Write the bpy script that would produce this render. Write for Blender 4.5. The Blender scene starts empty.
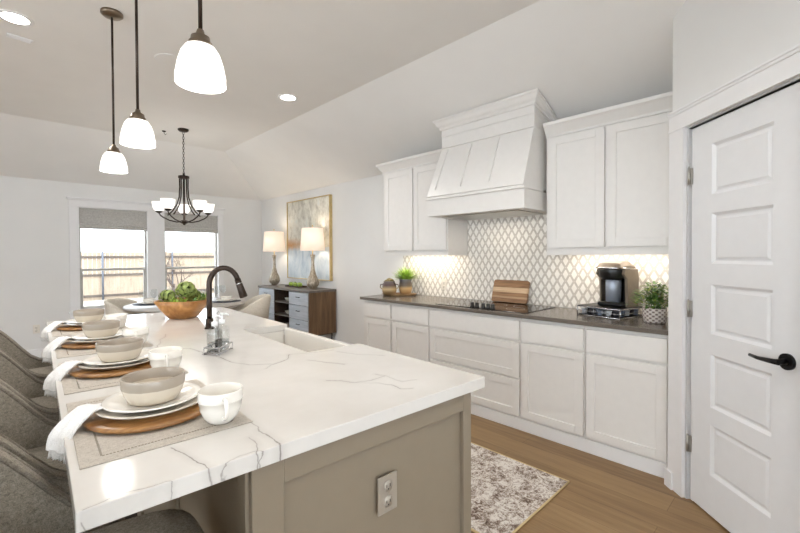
import bpy, bmesh, math, random
from mathutils import Vector, Matrix
random.seed(7)
PI = math.pi
sc = bpy.context.scene
COL = sc.collection

# ------------------------------------------------------------------ camera
CAM_H = 1.37
cam_d = bpy.data.cameras.new('camera')
cam = bpy.data.objects.new('camera', cam_d); COL.objects.link(cam)
F_PX, YAW, PIT, ROLL = 406.97, 0.7714, -0.0143, -0.0041
cam_d.sensor_width = 36.0
cam_d.lens = F_PX / 800 * 36.0
cam_d.shift_y = -(266.5 - 261.51) / 800
cam_d.clip_start = 0.02
cam_d.clip_end = 200
f0 = Vector((math.sin(YAW), math.cos(YAW), 0)); r0 = Vector((math.cos(YAW), -math.sin(YAW), 0)); u0 = Vector((0, 0, 1))
fw = f0 * math.cos(PIT) + u0 * math.sin(PIT)
up = u0 * math.cos(PIT) - f0 * math.sin(PIT)
rt = r0 * math.cos(ROLL) + up * math.sin(ROLL)
up2 = up * math.cos(ROLL) - r0 * math.sin(ROLL)
M = Matrix((rt, up2, -fw)).transposed().to_4x4()
M.translation = Vector((0, 0, CAM_H))
cam.matrix_world = M
sc.camera = cam

# ------------------------------------------------------------------ view, world, lights
sc.view_settings.view_transform = 'Standard'
sc.view_settings.look = 'None'
sc.view_settings.gamma = 1.0
sc.view_settings.use_curve_mapping = False
sc.view_settings.exposure = 1.2
sc.cycles.use_denoising = True
sc.cycles.max_bounces = 10
sc.cycles.diffuse_bounces = 6
sc.cycles.sample_clamp_indirect = 6.0
sc.cycles.blur_glossy = 1.0

SKY_E = 3.0
w = bpy.data.worlds.new('sky'); sc.world = w
w.use_nodes = True
bg = w.node_tree.nodes['Background']
bg.inputs[0].default_value = (0.87, 0.925, 1.0, 1)
bg.inputs[1].default_value = SKY_E
CAN_FILL_W = 36.0
PENDANT_W = 1.6
CHAND_W = 3.0
LAMP_W = 2.2
UNDER_W = 1.0


def lamp(name, kind, loc, energy, color=(1, 0.92, 0.84), size=0.1, rot=(0, 0, 0), spot=None, parent=None, size_y=None):
    d = bpy.data.lights.new(name, kind)
    d.energy = energy; d.color = color
    if kind == 'AREA':
        d.size = size
        if size_y: d.shape = 'RECTANGLE'; d.size_y = size_y
    else:
        d.shadow_soft_size = size
    if kind == 'SPOT':
        d.spot_size = spot or 2.4; d.spot_blend = 0.6
    o = bpy.data.objects.new(name, d); COL.objects.link(o)
    o.location = loc; o.rotation_euler = rot
    if parent is not None: o.parent = parent
    return o


# ------------------------------------------------------------------ materials
def lin(c):
    return tuple(((x / 255) / 12.92 if x / 255 <= 0.04045 else ((x / 255 + 0.055) / 1.055) ** 2.4) for x in c)


class NT:
    """small wrapper that makes node materials shorter to write"""
    def __init__(self, name):
        self.m = bpy.data.materials.new(name); self.m.use_nodes = True
        self.t = self.m.node_tree; self.n = self.t.nodes; self.l = self.t.links
        self.b = self.n['Principled BSDF']

    def new(self, typ, **kw):
        n = self.n.new(typ)
        for k, v in kw.items(): setattr(n, k, v)
        return n

    def set(self, sock, v):
        if hasattr(v, 'is_output') or isinstance(v, bpy.types.NodeSocket): self.l.new(v, sock)
        else: sock.default_value = v

    def math(self, op, a, b=None, c=None, clamp=False):
        n = self.new('ShaderNodeMath', operation=op); n.use_clamp = clamp
        self.set(n.inputs[0], a)
        if b is not None: self.set(n.inputs[1], b)
        if c is not None: self.set(n.inputs[2], c)
        return n.outputs[0]

    def pos(self, obj=False):
        if obj: return self.new('ShaderNodeTexCoord').outputs['Object']
        return self.new('ShaderNodeNewGeometry').outputs['Position']

    def mapping(self, v, scale=(1, 1, 1), rot=(0, 0, 0), loc=(0, 0, 0)):
        n = self.new('ShaderNodeMapping'); self.l.new(v, n.inputs[0])
        n.inputs['Scale'].default_value = scale; n.inputs['Rotation'].default_value = rot; n.inputs['Location'].default_value = loc
        return n.outputs[0]

    def noise(self, v, scale=5, detail=3, rough=0.5, dist=0, out='Fac'):
        n = self.new('ShaderNodeTexNoise'); self.l.new(v, n.inputs['Vector'])
        n.inputs['Scale'].default_value = scale; n.inputs['Detail'].default_value = detail
        n.inputs['Roughness'].default_value = rough; n.inputs['Distortion'].default_value = dist
        return n.outputs[out]

    def ramp(self, fac, stops):
        n = self.new('ShaderNodeValToRGB'); self.l.new(fac, n.inputs[0])
        e = n.color_ramp.elements
        while len(e) < len(stops): e.new(0.5)
        for el, (p, c) in zip(e, stops): el.position = p; el.color = (*lin(c), 1)
        return n.outputs[0]

    def mix(self, fac, a, b):
        n = self.new('ShaderNodeMix', data_type='RGBA')
        self.set(n.inputs[0], fac)
        for s, v in ((n.inputs[6], a), (n.inputs[7], b)):
            if isinstance(v, tuple): s.default_value = (*lin(v), 1)
            else: self.l.new(v, s)
        return n.outputs[2]

    def color(self, v):
        if isinstance(v, tuple): self.b.inputs['Base Color'].default_value = (*lin(v), 1)
        else: self.l.new(v, self.b.inputs['Base Color'])

    def bump(self, h, strength=0.2, dist=0.002):
        n = self.new('ShaderNodeBump'); n.inputs['Strength'].default_value = strength; n.inputs['Distance'].default_value = dist
        self.l.new(h, n.inputs['Height']); self.l.new(n.outputs[0], self.b.inputs['Normal'])

    def pbr(self, rough=0.5, metal=0.0, spec=0.5, **kw):
        self.b.inputs['Roughness'].default_value = rough; self.b.inputs['Metallic'].default_value = metal
        self.b.inputs['Specular IOR Level'].default_value = spec
        for k, v in kw.items(): self.b.inputs[k.replace('_', ' ')].default_value = v


def flat(name, col, rough=0.5, metal=0.0, spec=0.5, var=0.0, scale=20, bump=0.0):
    t = NT(name); t.pbr(rough, metal, spec)
    f = t.noise(t.pos(True), scale, 4)
    lo = tuple(max(0, c * (1 - var)) for c in col); hi = tuple(min(255, c * (1 + var)) for c in col)
    t.color(t.ramp(f, [(0.3, lo), (0.7, hi)]))
    if bump: t.bump(f, bump)
    return t.m


def emis(name, col, strength, base=(250, 248, 244)):
    t = NT(name); t.pbr(0.3); t.color(base)
    t.b.inputs['Emission Color'].default_value = (*lin(col), 1)
    t.b.inputs['Emission Strength'].default_value = strength
    return t.m


def wood(name, dark, light, axis=0, scale=1.0, rough=0.4, bands=None):
    """grain runs along the object's own axis"""
    t = NT(name); t.pbr(rough)
    s = [14 * scale] * 3; s[axis] = 1.2 * scale
    v = t.mapping(t.pos(True), tuple(s))
    f = t.noise(v, 2.2, 6, 0.62, 0.6)
    c = t.ramp(f, [(0.3, dark), (0.5, tuple((a + b) / 2 for a, b in zip(dark, light))), (0.72, light)])
    t.color(c); t.bump(f, 0.08)
    return t.m


def glass(name, col=(251, 252, 252), rough=0.02):
    t = NT(name)
    tr = t.new('ShaderNodeBsdfTransparent'); tr.inputs[0].default_value = (*lin(col), 1)
    gl = t.new('ShaderNodeBsdfGlossy'); gl.inputs['Roughness'].default_value = rough
    fr = t.new('ShaderNodeLayerWeight'); fr.inputs[0].default_value = 0.5
    fac = t.math('MULTIPLY_ADD', t.math('POWER', fr.outputs['Facing'], 4.0), 0.55, 0.03)
    mx = t.new('ShaderNodeMixShader')
    t.l.new(fac, mx.inputs[0]); t.l.new(tr.outputs[0], mx.inputs[1]); t.l.new(gl.outputs[0], mx.inputs[2])
    t.l.new(mx.outputs[0], t.n['Material Output'].inputs[0])
    return t.m


def fabric(name, a, b, scale=260, rough=0.95):
    t = NT(name); t.pbr(rough, 0, 0.2)
    p = t.pos(True)
    f = t.noise(p, scale, 2, 0.7)
    g = t.noise(p, scale * 0.28, 3, 0.6)
    s = t.math('ADD', t.math('MULTIPLY', f, 0.6), t.math('MULTIPLY', g, 0.4))
    t.color(t.ramp(s, [(0.36, a), (0.64, b)])); t.bump(f, 0.35, 0.0015)
    return t.m


MAT = {}
MAT['wall'] = flat('wall_paint', (226, 225, 223), 0.85, var=0.006, scale=3)
MAT['ceiling'] = flat('ceiling_paint', (232, 230, 227), 0.9, var=0.006, scale=3)
MAT['trim'] = flat('trim_paint', (230, 229, 229), 0.4, var=0.005)
MAT['cabinet'] = flat('cabinet_paint', (226, 223, 219), 0.38, var=0.006)
MAT['door'] = flat('door_paint', (224, 224, 225), 0.38, var=0.005)
MAT['greige'] = flat('island_paint', (134, 122, 105), 0.45, var=0.01)
MAT['counter'] = flat('grey_quartz', (104, 96, 88), 0.22, var=0.09, scale=160)
MAT['bronze'] = flat('oiled_bronze', (62, 52, 46), 0.35, 0.8, var=0.1)
MAT['bronze_light'] = flat('brushed_bronze', (126, 112, 96), 0.35, 0.85, var=0.06)
MAT['black'] = flat('black_plastic', (22, 22, 23), 0.3, var=0.05)
MAT['blackmetal'] = flat('black_metal', (30, 29, 30), 0.35, 0.6, var=0.05)
MAT['chrome'] = flat('chrome', (205, 205, 208), 0.12, 1.0, var=0.02)
MAT['nickel'] = flat('satin_nickel', (178, 174, 166), 0.32, 0.9, var=0.03)
MAT['whiteceramic'] = flat('white_ceramic', (236, 232, 224), 0.12, var=0.01)
MAT['sink'] = flat('white_fireclay', (226, 222, 215), 0.1, var=0.004)
MAT['stoneplate'] = flat('stone_grey_ceramic', (208, 199, 186), 0.2, var=0.015)
MAT['linen'] = fabric('white_linen', (222, 221, 219), (247, 246, 244), 420)
MAT['tweed'] = fabric('grey_tweed', (116, 109, 98), (170, 162, 149), 420)
MAT['tweedpipe'] = fabric('grey_tweed_piping', (100, 93, 84), (150, 142, 130), 300)
MAT['beigefabric'] = fabric('beige_fabric', (196, 188, 174), (222, 215, 203), 200)
MAT['shade_fabric'] = fabric('grey_blind_fabric', (164, 161, 156), (198, 195, 190), 180)
MAT['mat'] = fabric('grey_linen_weave', (168, 160, 149), (200, 193, 183), 350)
MAT['hem'] = flat('hem_stitch', (134, 126, 114), 0.9)
MAT['dark_wood'] = wood('dark_stool_wood', (46, 36, 28), (74, 58, 44), 2)
MAT['glass'] = glass('clear_glass')
MAT['pane'] = glass('window_glass', (250, 252, 252))
MAT['bulbglass'] = emis('lit_opal_glass', (255, 249, 242), 0.5)
MAT['candisk'] = emis('lit_lens', (255, 250, 244), 9.0)
MAT['strip'] = emis('lit_strip', (255, 236, 210), 3.0)
MAT['leaf_bright'] = flat('bright_leaf', (150, 178, 76), 0.5, var=0.3, scale=30)
MAT['leaf_mid'] = flat('mid_leaf', (84, 122, 52), 0.5, var=0.3, scale=40)
MAT['leaf_pale'] = flat('pale_leaf', (150, 165, 84), 0.55, var=0.2, scale=40)
MAT['artichoke'] = flat('artichoke_green', (132, 146, 80), 0.6, var=0.22, scale=40)
MAT['apple'] = flat('green_fruit', (150, 176, 74), 0.35, var=0.12, scale=20)
MAT['soil'] = flat('dark_soil', (50, 40, 32), 0.95, var=0.3, scale=60)
MAT['cork'] = flat('outlet_plate_ivory', (226, 220, 210), 0.4)
MAT['outletdark'] = flat('outlet_slots', (60, 56, 52), 0.5)
MAT['steelplate'] = flat('brushed_plate', (176, 168, 156), 0.35, 0.4, var=0.03)
MAT['winframe'] = flat('window_vinyl', (186, 184, 180), 0.45)
MAT['cookglass'] = flat('black_ceramic_glass', (20, 19, 19), 0.06, var=0.05)
MAT['fence'] = wood('fence_cedar', (142, 126, 108), (170, 152, 134), 2, 0.6, 0.9)
MAT['fence_rail'] = wood('fence_rail_wood', (74, 64, 58), (96, 86, 78), 0, 0.6, 0.9)
MAT['galv'] = flat('galvanised_post', (92, 96, 106), 0.5, 0.3)
MAT['dirt'] = flat('pale_yard_ground', (168, 160, 146), 0.95, var=0.1, scale=2)
MAT['bark'] = flat('grey_bark', (80, 68, 62), 0.9, var=0.2, scale=10)
MAT['lampbase'] = None
MAT['water'] = glass('soap_liquid', (236, 238, 240), 0.02)
MAT['slate'] = wood('slate_blue_wood', (160, 168, 178), (194, 200, 208), 1, 0.8, 0.5)
MAT['console_wood'] = wood('brown_oak', (74, 54, 36), (126, 96, 66), 2, 0.8, 0.5)
MAT['console_top'] = wood('grey_brown_top', (84, 78, 74), (116, 108, 100), 1, 0.8, 0.35)
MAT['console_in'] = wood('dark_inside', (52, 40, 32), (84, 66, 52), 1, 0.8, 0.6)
MAT['acacia'] = wood('acacia_wood', (112, 72, 36), (190, 142, 84), 0, 1.1, 0.32)
MAT['bowlwood'] = wood('honey_wood', (150, 98, 50), (214, 160, 98), 0, 0.6, 0.28)
MAT['traywood'] = wood('tray_wood', (148, 116, 82), (190, 158, 120), 0, 1.0, 0.5)


def m_floor():
    t = NT('oak_planks'); t.pbr(0.42)
    p = t.pos()
    br = t.new('ShaderNodeTexBrick'); br.offset = 0.37; br.offset_frequency = 2
    v = t.mapping(p, (1, 1, 1), (0, 0, PI / 2)); t.l.new(v, br.inputs['Vector'])
    br.inputs['Scale'].default_value = 1.0
    br.inputs['Brick Width'].default_value = 1.5; br.inputs['Row Height'].default_value = 0.18
    br.inputs['Mortar Size'].default_value = 0.0016
    br.inputs['Color1'].default_value = (0.35, 0.35, 0.35, 1); br.inputs['Color2'].default_value = (0.75, 0.75, 0.75, 1)
    br.inputs['Mortar'].default_value = (0.0, 0, 0, 1)
    g = t.noise(t.mapping(p, (16, 1.1, 1)), 1.6, 6, 0.65, 0.5)
    s = t.math('ADD', t.math('MULTIPLY', br.outputs['Color'], 0.45), t.math('MULTIPLY', g, 0.75))
    t.color(t.ramp(s, [(0.18, (84, 63, 39)), (0.5, (130, 101, 65)), (0.85, (160, 130, 90))]))
    t.bump(br.outputs['Fac'], -0.1)
    return t.m


def m_tile():
    """elongated lozenge tiles: white centres, beige outlines, thin pale joints"""
    t = NT('lozenge_tile'); t.pbr(0.18)
    p = t.pos()
    sp = t.new('ShaderNodeSeparateXYZ'); t.l.new(p, sp.inputs[0])
    Y = t.math('DIVIDE', t.math('SUBTRACT', sp.outputs[1], 1.28 - 2.06), 0.0745)
    Z = t.math('DIVIDE', t.math('SUBTRACT', sp.outputs[2], 0.93 - 1.6), 0.117)

    def cell(off):
        a = t.math('ABSOLUTE', t.math('SUBTRACT', t.math('FRACT', t.math('ADD', Y, off)), 0.5))
        b = t.math('ABSOLUTE', t.math('SUBTRACT', t.math('FRACT', t.math('ADD', Z, off)), 0.5))
        # hexagonal lozenge: slanted sides, tip cut flat
        d1 = t.math('ADD', t.math('MULTIPLY', a, 2.0), t.math('MULTIPLY', b, 1.72))
        return t.math('MAXIMUM', d1, t.math('MULTIPLY', b, 1.95))
    d = t.math('MINIMUM', cell(0.0), cell(0.5))
    nz = t.noise(p, 40, 3)
    white = t.mix(nz, (238, 233, 224), (248, 246, 241))
    beige = t.mix(nz, (188, 181, 172), (208, 202, 194))
    k = t.math('GREATER_THAN', d, 0.66)
    c = t.mix(k, white, beige)
    k2 = t.math('GREATER_THAN', d, 0.93)
    c2 = t.mix(k2, c, (236, 231, 222))
    t.color(c2)
    return t.m


def isl(u, v, z=0.0):
    a = -0.042
    return Vector((0.085 + u * math.cos(a) - v * math.sin(a), 0.92 + u * math.sin(a) + v * math.cos(a), z))


ISL_R = -0.042

VEINS = [
    ([(0.282, 1.069), (0.285, 1.022), (0.301, 0.971), (0.312, 0.935), (0.316, 0.904)], 0.0026),
    ([(0.316, 0.904), (0.344, 0.91), (0.405, 0.915), (0.465, 0.896)], 0.001),
    ([(0.478, 1.138), (0.478, 1.084), (0.483, 1.047), (0.475, 0.994), (0.474, 0.949), (0.466, 0.895)], 0.0032),
    ([(0.093, 0.916), (0.129, 0.926), (0.167, 0.925), (0.202, 0.922), (0.222, 0.92), (0.25, 0.899)], 0.0011),
    ([(0.838, 1.253), (0.883, 1.209), (0.891, 1.153), (0.958, 1.134), (1.028, 1.145), (1.02, 1.19)], 0.003),
    ([(1.028, 1.145), (1.024, 1.051), (1.074, 1.033)], 0.0018),
    ([(0.891, 1.153), (0.96, 1.093), (0.974, 1.056), (0.966, 1.001), (1.003, 0.972)], 0.0018),
    ([(0.951, 1.564), (0.982, 1.479), (1.021, 1.398)], 0.0028),
    ([(0.742, 1.566), (0.788, 1.59), (0.893, 1.64), (0.942, 1.71), (1.048, 1.656), (1.144, 1.64)], 0.0018),
    ([(1.133, 1.596), (1.161, 1.501), (1.232, 1.383)], 0.0018),
    ([(0.546, 2.264), (0.655, 2.172), (0.699, 1.795), (0.731, 1.655), (0.805, 1.601), (0.875, 1.633)], 0.0024),
    ([(0.678, 2.679), (0.591, 2.45), (0.508, 2.214)], 0.002),
    ([(0.435, 0.995), (0.428, 0.95), (0.41, 0.9)], 0.0026),
]



def m_quartz():
    t = NT('veined_white_quartz'); t.pbr(0.13)
    p = t.pos()
    wob = t.new('ShaderNodeTexNoise'); t.l.new(p, wob.inputs['Vector']); wob.inputs['Scale'].default_value = 9; wob.inputs['Detail'].default_value = 5
    vm = t.new('ShaderNodeVectorMath', operation='MULTIPLY_ADD'); t.l.new(wob.outputs['Color'], vm.inputs[0])
    vm.inputs[1].default_value = (0.05, 0.05, 0); vm.inputs[2].default_value = (-0.025, -0.025, 0)
    va = t.new('ShaderNodeVectorMath', operation='ADD'); t.l.new(p, va.inputs[0]); t.l.new(vm.outputs[0], va.inputs[1])
    sp = t.new('ShaderNodeSeparateXYZ'); t.l.new(va.outputs[0], sp.inputs[0])
    X, Y = sp.outputs[0], sp.outputs[1]
    tot = None
    for pts, hw in VEINS:
        dmin = None
        for (x1, y1), (x2, y2) in zip(pts, pts[1:]):
            dx, dy = x2 - x1, y2 - y1
            L2 = dx * dx + dy * dy
            px = t.math('SUBTRACT', X, x1); py = t.math('SUBTRACT', Y, y1)
            h = t.math('ADD', t.math('MULTIPLY', px, dx / L2), t.math('MULTIPLY', py, dy / L2), clamp=True)
            ex = t.math('SUBTRACT', px, t.math('MULTIPLY', h, dx)); ey = t.math('SUBTRACT', py, t.math('MULTIPLY', h, dy))
            d = t.math('ADD', t.math('MULTIPLY', ex, ex), t.math('MULTIPLY', ey, ey))
            dmin = d if dmin is None else t.math('MINIMUM', dmin, d)
        d = t.math('SQRT', dmin)
        k = t.math('SUBTRACT', 1.0, t.math('DIVIDE', d, hw * 1.0), clamp=True)      # core
        halo = t.math('MULTIPLY', t.math('SUBTRACT', 1.0, t.math('DIVIDE', d, hw * 7), clamp=True), 0.22)
        s = t.math('ADD', k, halo)
        tot = s if tot is None else t.math('MAXIMUM', tot, s)
    br = t.noise(p, 7, 3)
    tot = t.math('MULTIPLY', tot, t.math('MULTIPLY_ADD', br, 1.6, -0.1, clamp=True), clamp=True)
    cloud = t.noise(p, 2.2, 5, 0.6)
    base = t.ramp(cloud, [(0.35, (209, 205, 199)), (0.65, (220, 217, 212))])
    t.color(t.mix(tot, base, (142, 136, 131)))
    return t.m


def m_rug():
    t = NT('distressed_rug_pile'); t.pbr(0.95, 0, 0.1)
    p = t.pos(True)
    a = t.noise(p, 26, 6, 0.75, 1.2); b = t.noise(p, 9, 4, 0.6, 0.8); c = t.noise(t.mapping(p, (1, 1, 1), (0, 0, 0), (5, 2, 0)), 120, 2, 0.7)
    s = t.math('ADD', t.math('MULTIPLY', a, 0.55), t.math('ADD', t.math('MULTIPLY', b, 0.25), t.math('MULTIPLY', c, 0.25)))
    col = t.ramp(s, [(0.40, (70, 56, 48)), (0.47, (132, 114, 102)), (0.52, (186, 174, 164)), (0.58, (228, 222, 214)), (0.7, (206, 202, 200))])
    t.color(col); t.bump(c, 0.5, 0.004)
    return t.m


def m_art():
    t = NT('abstract_painting'); t.pbr(0.6)
    p = t.pos()
    sp = t.new('ShaderNodeSeparateXYZ'); t.l.new(p, sp.inputs[0])
    n1 = t.noise(t.mapping(p, (1, 2.2, 1.2)), 2.6, 6, 0.65, 0.8); n2 = t.noise(p, 9, 5, 0.7)
    upper = t.ramp(t.math('ADD', t.math('MULTIPLY', n1, 0.6), t.math('MULTIPLY', n2, 0.4)), [(0.34, (150, 146, 138)), (0.44, (196, 192, 180)), (0.55, (224, 221, 210)), (0.66, (206, 212, 210))])
    lower = t.ramp(n1, [(0.3, (168, 184, 198)), (0.5, (206, 216, 224)), (0.7, (226, 230, 232))])
    zz = t.math('ADD', sp.outputs[2], t.math('MULTIPLY_ADD', n2, 0.1, -0.05))
    c = t.mix(t.math('GREATER_THAN', zz, 1.50), lower, upper)
    # ochre band above the horizon line, strongest at the far end
    band = t.math('MULTIPLY', t.math('SUBTRACT', 1.0, t.math('MULTIPLY', t.math('ABSOLUTE', t.math('SUBTRACT', zz, 1.56)), 9.0), clamp=True),
                  t.math('MULTIPLY_ADD', sp.outputs[1], 1.2, -6.4, clamp=True))
    t.color(t.mix(band, c, (196, 146, 100)))
    return t.m


def m_striped(name, stops, lo, hi):
    t = NT(name); t.pbr(0.35)
    sp = t.new('ShaderNodeSeparateXYZ'); t.l.new(t.pos(True), sp.inputs[0])
    z = t.math('DIVIDE', t.math('SUBTRACT', sp.outputs[2], lo), hi - lo, clamp=True)
    n = t.noise(t.pos(True), 40, 4)
    z = t.math('ADD', z, t.math('MULTIPLY_ADD', n, 0.06, -0.03))
    c = t.ramp(z, stops)
    t.color(c)
    return t.m


def m_boardstripes():
    t = NT('striped_board_wood'); t.pbr(0.4)
    p = t.pos(True)
    sp = t.new('ShaderNodeSeparateXYZ'); t.l.new(p, sp.inputs[0])
    g = t.noise(t.mapping(p, (10, 2, 24)), 2, 6, 0.6, 0.4)
    dark = t.ramp(g, [(0.3, (104, 72, 46)), (0.7, (162, 122, 84))]); light = t.ramp(g, [(0.3, (178, 146, 112)), (0.7, (214, 186, 152))])
    z = sp.outputs[2]
    k = t.math('MULTIPLY', t.math('GREATER_THAN', z, 0.095), t.math('LESS_THAN', z, 0.142))
    k2 = t.math('MULTIPLY', t.math('GREATER_THAN', z, 0.04), t.math('LESS_THAN', z, 0.058))
    t.color(t.mix(t.math('MAXIMUM', k, t.math('MULTIPLY', k2, 0.5)), dark, light))
    return t.m


def m_lampbase():
    t = NT('mercury_glass'); t.pbr(0.3, 0.45)
    p = t.pos(True)
    n = t.noise(t.mapping(p, (1, 1, 0.4)), 60, 4, 0.7)
    t.color(t.ramp(n, [(0.35, (126, 114, 98)), (0.6, (186, 174, 156)), (0.75, (206, 198, 184))])); t.bump(n, 0.3)
    return t.m


def m_lampshade():
    t = NT('lit_linen_shade'); t.pbr(0.9)
    t.color((240, 234, 224))
    t.b.inputs['Emission Color'].default_value = (*lin((255, 226, 192)), 1)
    t.b.inputs['Emission Strength'].default_value = 0.22
    return t.m


def m_twotone():
    t = NT('two_tone_stoneware'); t.pbr(0.22)
    sp = t.new('ShaderNodeSeparateXYZ'); t.l.new(t.pos(True), sp.inputs[0])
    n = t.noise(t.pos(True), 50, 3)
    z = t.math('ADD', sp.outputs[2], t.math('MULTIPLY_ADD', n, 0.003, -0.0015))
    up = t.math('GREATER_THAN', z, 0.043)
    t.color(t.mix(up, (206, 195, 178), (166, 155, 141)))
    return t.m


def m_basket():
    t = NT('woven_whitewash'); t.pbr(0.85)
    p = t.pos(True)
    sp = t.new('ShaderNodeSeparateXYZ'); t.l.new(p, sp.inputs[0])
    ang = t.math('ARCTAN2', sp.outputs[1], sp.outputs[0])
    a = t.math('SINE', t.math('MULTIPLY', ang, 12)); b = t.math('SINE', t.math('MULTIPLY', sp.outputs[2], 230))
    s = t.math('MULTIPLY_ADD', t.math('MULTIPLY', a, b), 0.5, 0.5)
    t.color(t.ramp(s, [(0.2, (128, 112, 104)), (0.6, (222, 213, 206))])); t.bump(s, 0.6, 0.004)
    return t.m


MAT['floor'] = m_floor(); MAT['tile'] = m_tile()
MAT['rug'] = m_rug(); MAT['art'] = m_art(); MAT['board'] = m_boardstripes(); MAT['lampbase'] = m_lampbase()
MAT['lampshade'] = m_lampshade(); MAT['stoneware'] = m_twotone(); MAT['basket'] = m_basket()
MAT['gold'] = flat('gold_frame', (206, 182, 130), 0.35, 0.5, var=0.05)
MAT['binding'] = flat('rug_binding', (206, 182, 136), 0.8)


# ------------------------------------------------------------------ mesh helpers
class MB:
    def __init__(self): self.bm = bmesh.new()

    def box(self, x0, x1, y0, y1, z0, z1, bev=0.0, seg=2, mi=0, rot=None, piv=None):
        r = bmesh.ops.create_cube(self.bm, size=1.0)
        vs = r['verts']
        sx, sy, sz = x1 - x0, y1 - y0, z1 - z0
        for v in vs: v.co = Vector((x0 + (v.co.x + .5) * sx, y0 + (v.co.y + .5) * sy, z0 + (v.co.z + .5) * sz))
        fs = list({f for v in vs for f in v.link_faces})
        if bev > 0:
            es = list({e for v in vs for e in v.link_edges})
            b = bmesh.ops.bevel(self.bm, geom=es, offset=min(bev, 0.49 * min(sx, sy, sz)), segments=seg, affect='EDGES', profile=0.5)
            fs = list(set(f for f in b['faces']) | {f for f in fs if f.is_valid})
            vs = list({v for f in fs for v in f.verts})
        for f in fs: f.material_index = mi
        if rot is not None:
            bmesh.ops.rotate(self.bm, verts=vs, cent=piv or Vector((0, 0, 0)), matrix=rot)
        return vs

    def lathe(self, prof, seg=32, cx=0, cy=0, sx=1.0, sy=1.0, mi=0, closed=False, smooth=True, square=None):
        """prof = [(r, z)], bottom to top or any order; r = 0 closes to a point"""
        rings = []
        for r, z in prof:
            if r < 1e-6: rings.append([self.bm.verts.new((cx, cy, z))])
            else:
                ring = []
                for i in range(seg):
                    a = 2 * PI * i / seg
                    c, s = math.cos(a), math.sin(a)
                    if square:
                        k = (abs(c) ** square + abs(s) ** square) ** (-1 / square)
                        c *= k; s *= k
                    ring.append(self.bm.verts.new((cx + r * sx * c, cy + r * sy * s, z)))
                rings.append(ring)
        pairs = list(zip(rings, rings[1:]))
        if closed: pairs.append((rings[-1], rings[0]))
        for a, b in pairs:
            if len(a) == 1 and len(b) == 1: continue
            for i in range(seg):
                j = (i + 1) % seg
                if len(a) == 1: f = [a[0], b[j], b[i]]
                elif len(b) == 1: f = [a[i], a[j], b[0]]
                else: f = [a[i], a[j], b[j], b[i]]
                try:
                    q = self.bm.faces.new(f); q.smooth = smooth; q.material_index = mi
                except ValueError: pass

    def tube(self, pts, r, seg=10, caps=True, mi=0, closed=False):
        pts = [Vector(p) for p in pts]
        n = len(pts)
        rad = r if isinstance(r, (list, tuple)) else [r] * n
        rings = []; up = None
        for i, p in enumerate(pts):
            a = pts[(i - 1) % n] if (closed or i > 0) else p
            b = pts[(i + 1) % n] if (closed or i < n - 1) else p
            d = (b - a)
            if d.length < 1e-9: d = Vector((0, 0, 1))
            d.normalize()
            if up is None:
                up = Vector((0, 0, 1)) if abs(d.z) < 0.9 else Vector((1, 0, 0))
            s = d.cross(up)
            if s.length < 1e-6: s = d.cross(Vector((1, 0, 0)))
            s.normalize(); up = s.cross(d).normalized()
            rings.append([self.bm.verts.new(p + (s * math.cos(2 * PI * k / seg) + up * math.sin(2 * PI * k / seg)) * rad[i]) for k in range(seg)])
        pr = list(zip(rings, rings[1:]))
        if closed: pr.append((rings[-1], rings[0]))
        for a, b in pr:
            for k in range(seg):
                j = (k + 1) % seg
                f = self.bm.faces.new((a[k], a[j], b[j], b[k])); f.smooth = True; f.material_index = mi
        if caps and not closed:
            for ring, flip in ((rings[0], False), (rings[-1], True)):
                f = self.bm.faces.new(ring if flip else ring[::-1]); f.material_index = mi

    def loft(self, loops, caps=True, closed_loop=True, smooth=True, mi=0):
        rings = [[self.bm.verts.new(p) for p in lp] for lp in loops]
        n = len(rings[0])
        for a, b in zip(rings, rings[1:]):
            for k in range(n if closed_loop else n - 1):
                j = (k + 1) % n
                f = self.bm.faces.new((a[k], a[j], b[j], b[k])); f.smooth = smooth; f.material_index = mi
        if caps and closed_loop:
            self.bm.faces.new(rings[0][::-1]).material_index = mi; self.bm.faces.new(rings[-1]).material_index = mi

    def prism(self, poly, z0, z1, mi=0, bev=0.0):
        """poly = [(x, y)] counter-clockwise"""
        a = [self.bm.verts.new((x, y, z0)) for x, y in poly]; b = [self.bm.verts.new((x, y, z1)) for x, y in poly]
        fs = [self.bm.faces.new(a[::-1]), self.bm.faces.new(b)]
        n = len(a)
        for i in range(n):
            j = (i + 1) % n
            fs.append(self.bm.faces.new((a[i], a[j], b[j], b[i])))
        for f in fs: f.material_index = mi
        if bev:
            es = list({e for f in fs for e in f.edges})
            bmesh.ops.bevel(self.bm, geom=es, offset=bev, segments=2, affect='EDGES', profile=0.5)

    def quad(self, *p, mi=0):
        f = self.bm.faces.new([self.bm.verts.new(q) for q in p]); f.material_index = mi; return f

    def sphere(self, c, r, seg=16, rings=10, sx=1, sy=1, sz=1, mi=0):
        res = bmesh.ops.create_uvsphere(self.bm, u_segments=seg, v_segments=rings, radius=r)
        for v in res['verts']: v.co = Vector((c[0] + v.co.x * sx, c[1] + v.co.y * sy, c[2] + v.co.z * sz))
        for f in {f for v in res['verts'] for f in v.link_faces}: f.smooth = True; f.material_index = mi

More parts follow.
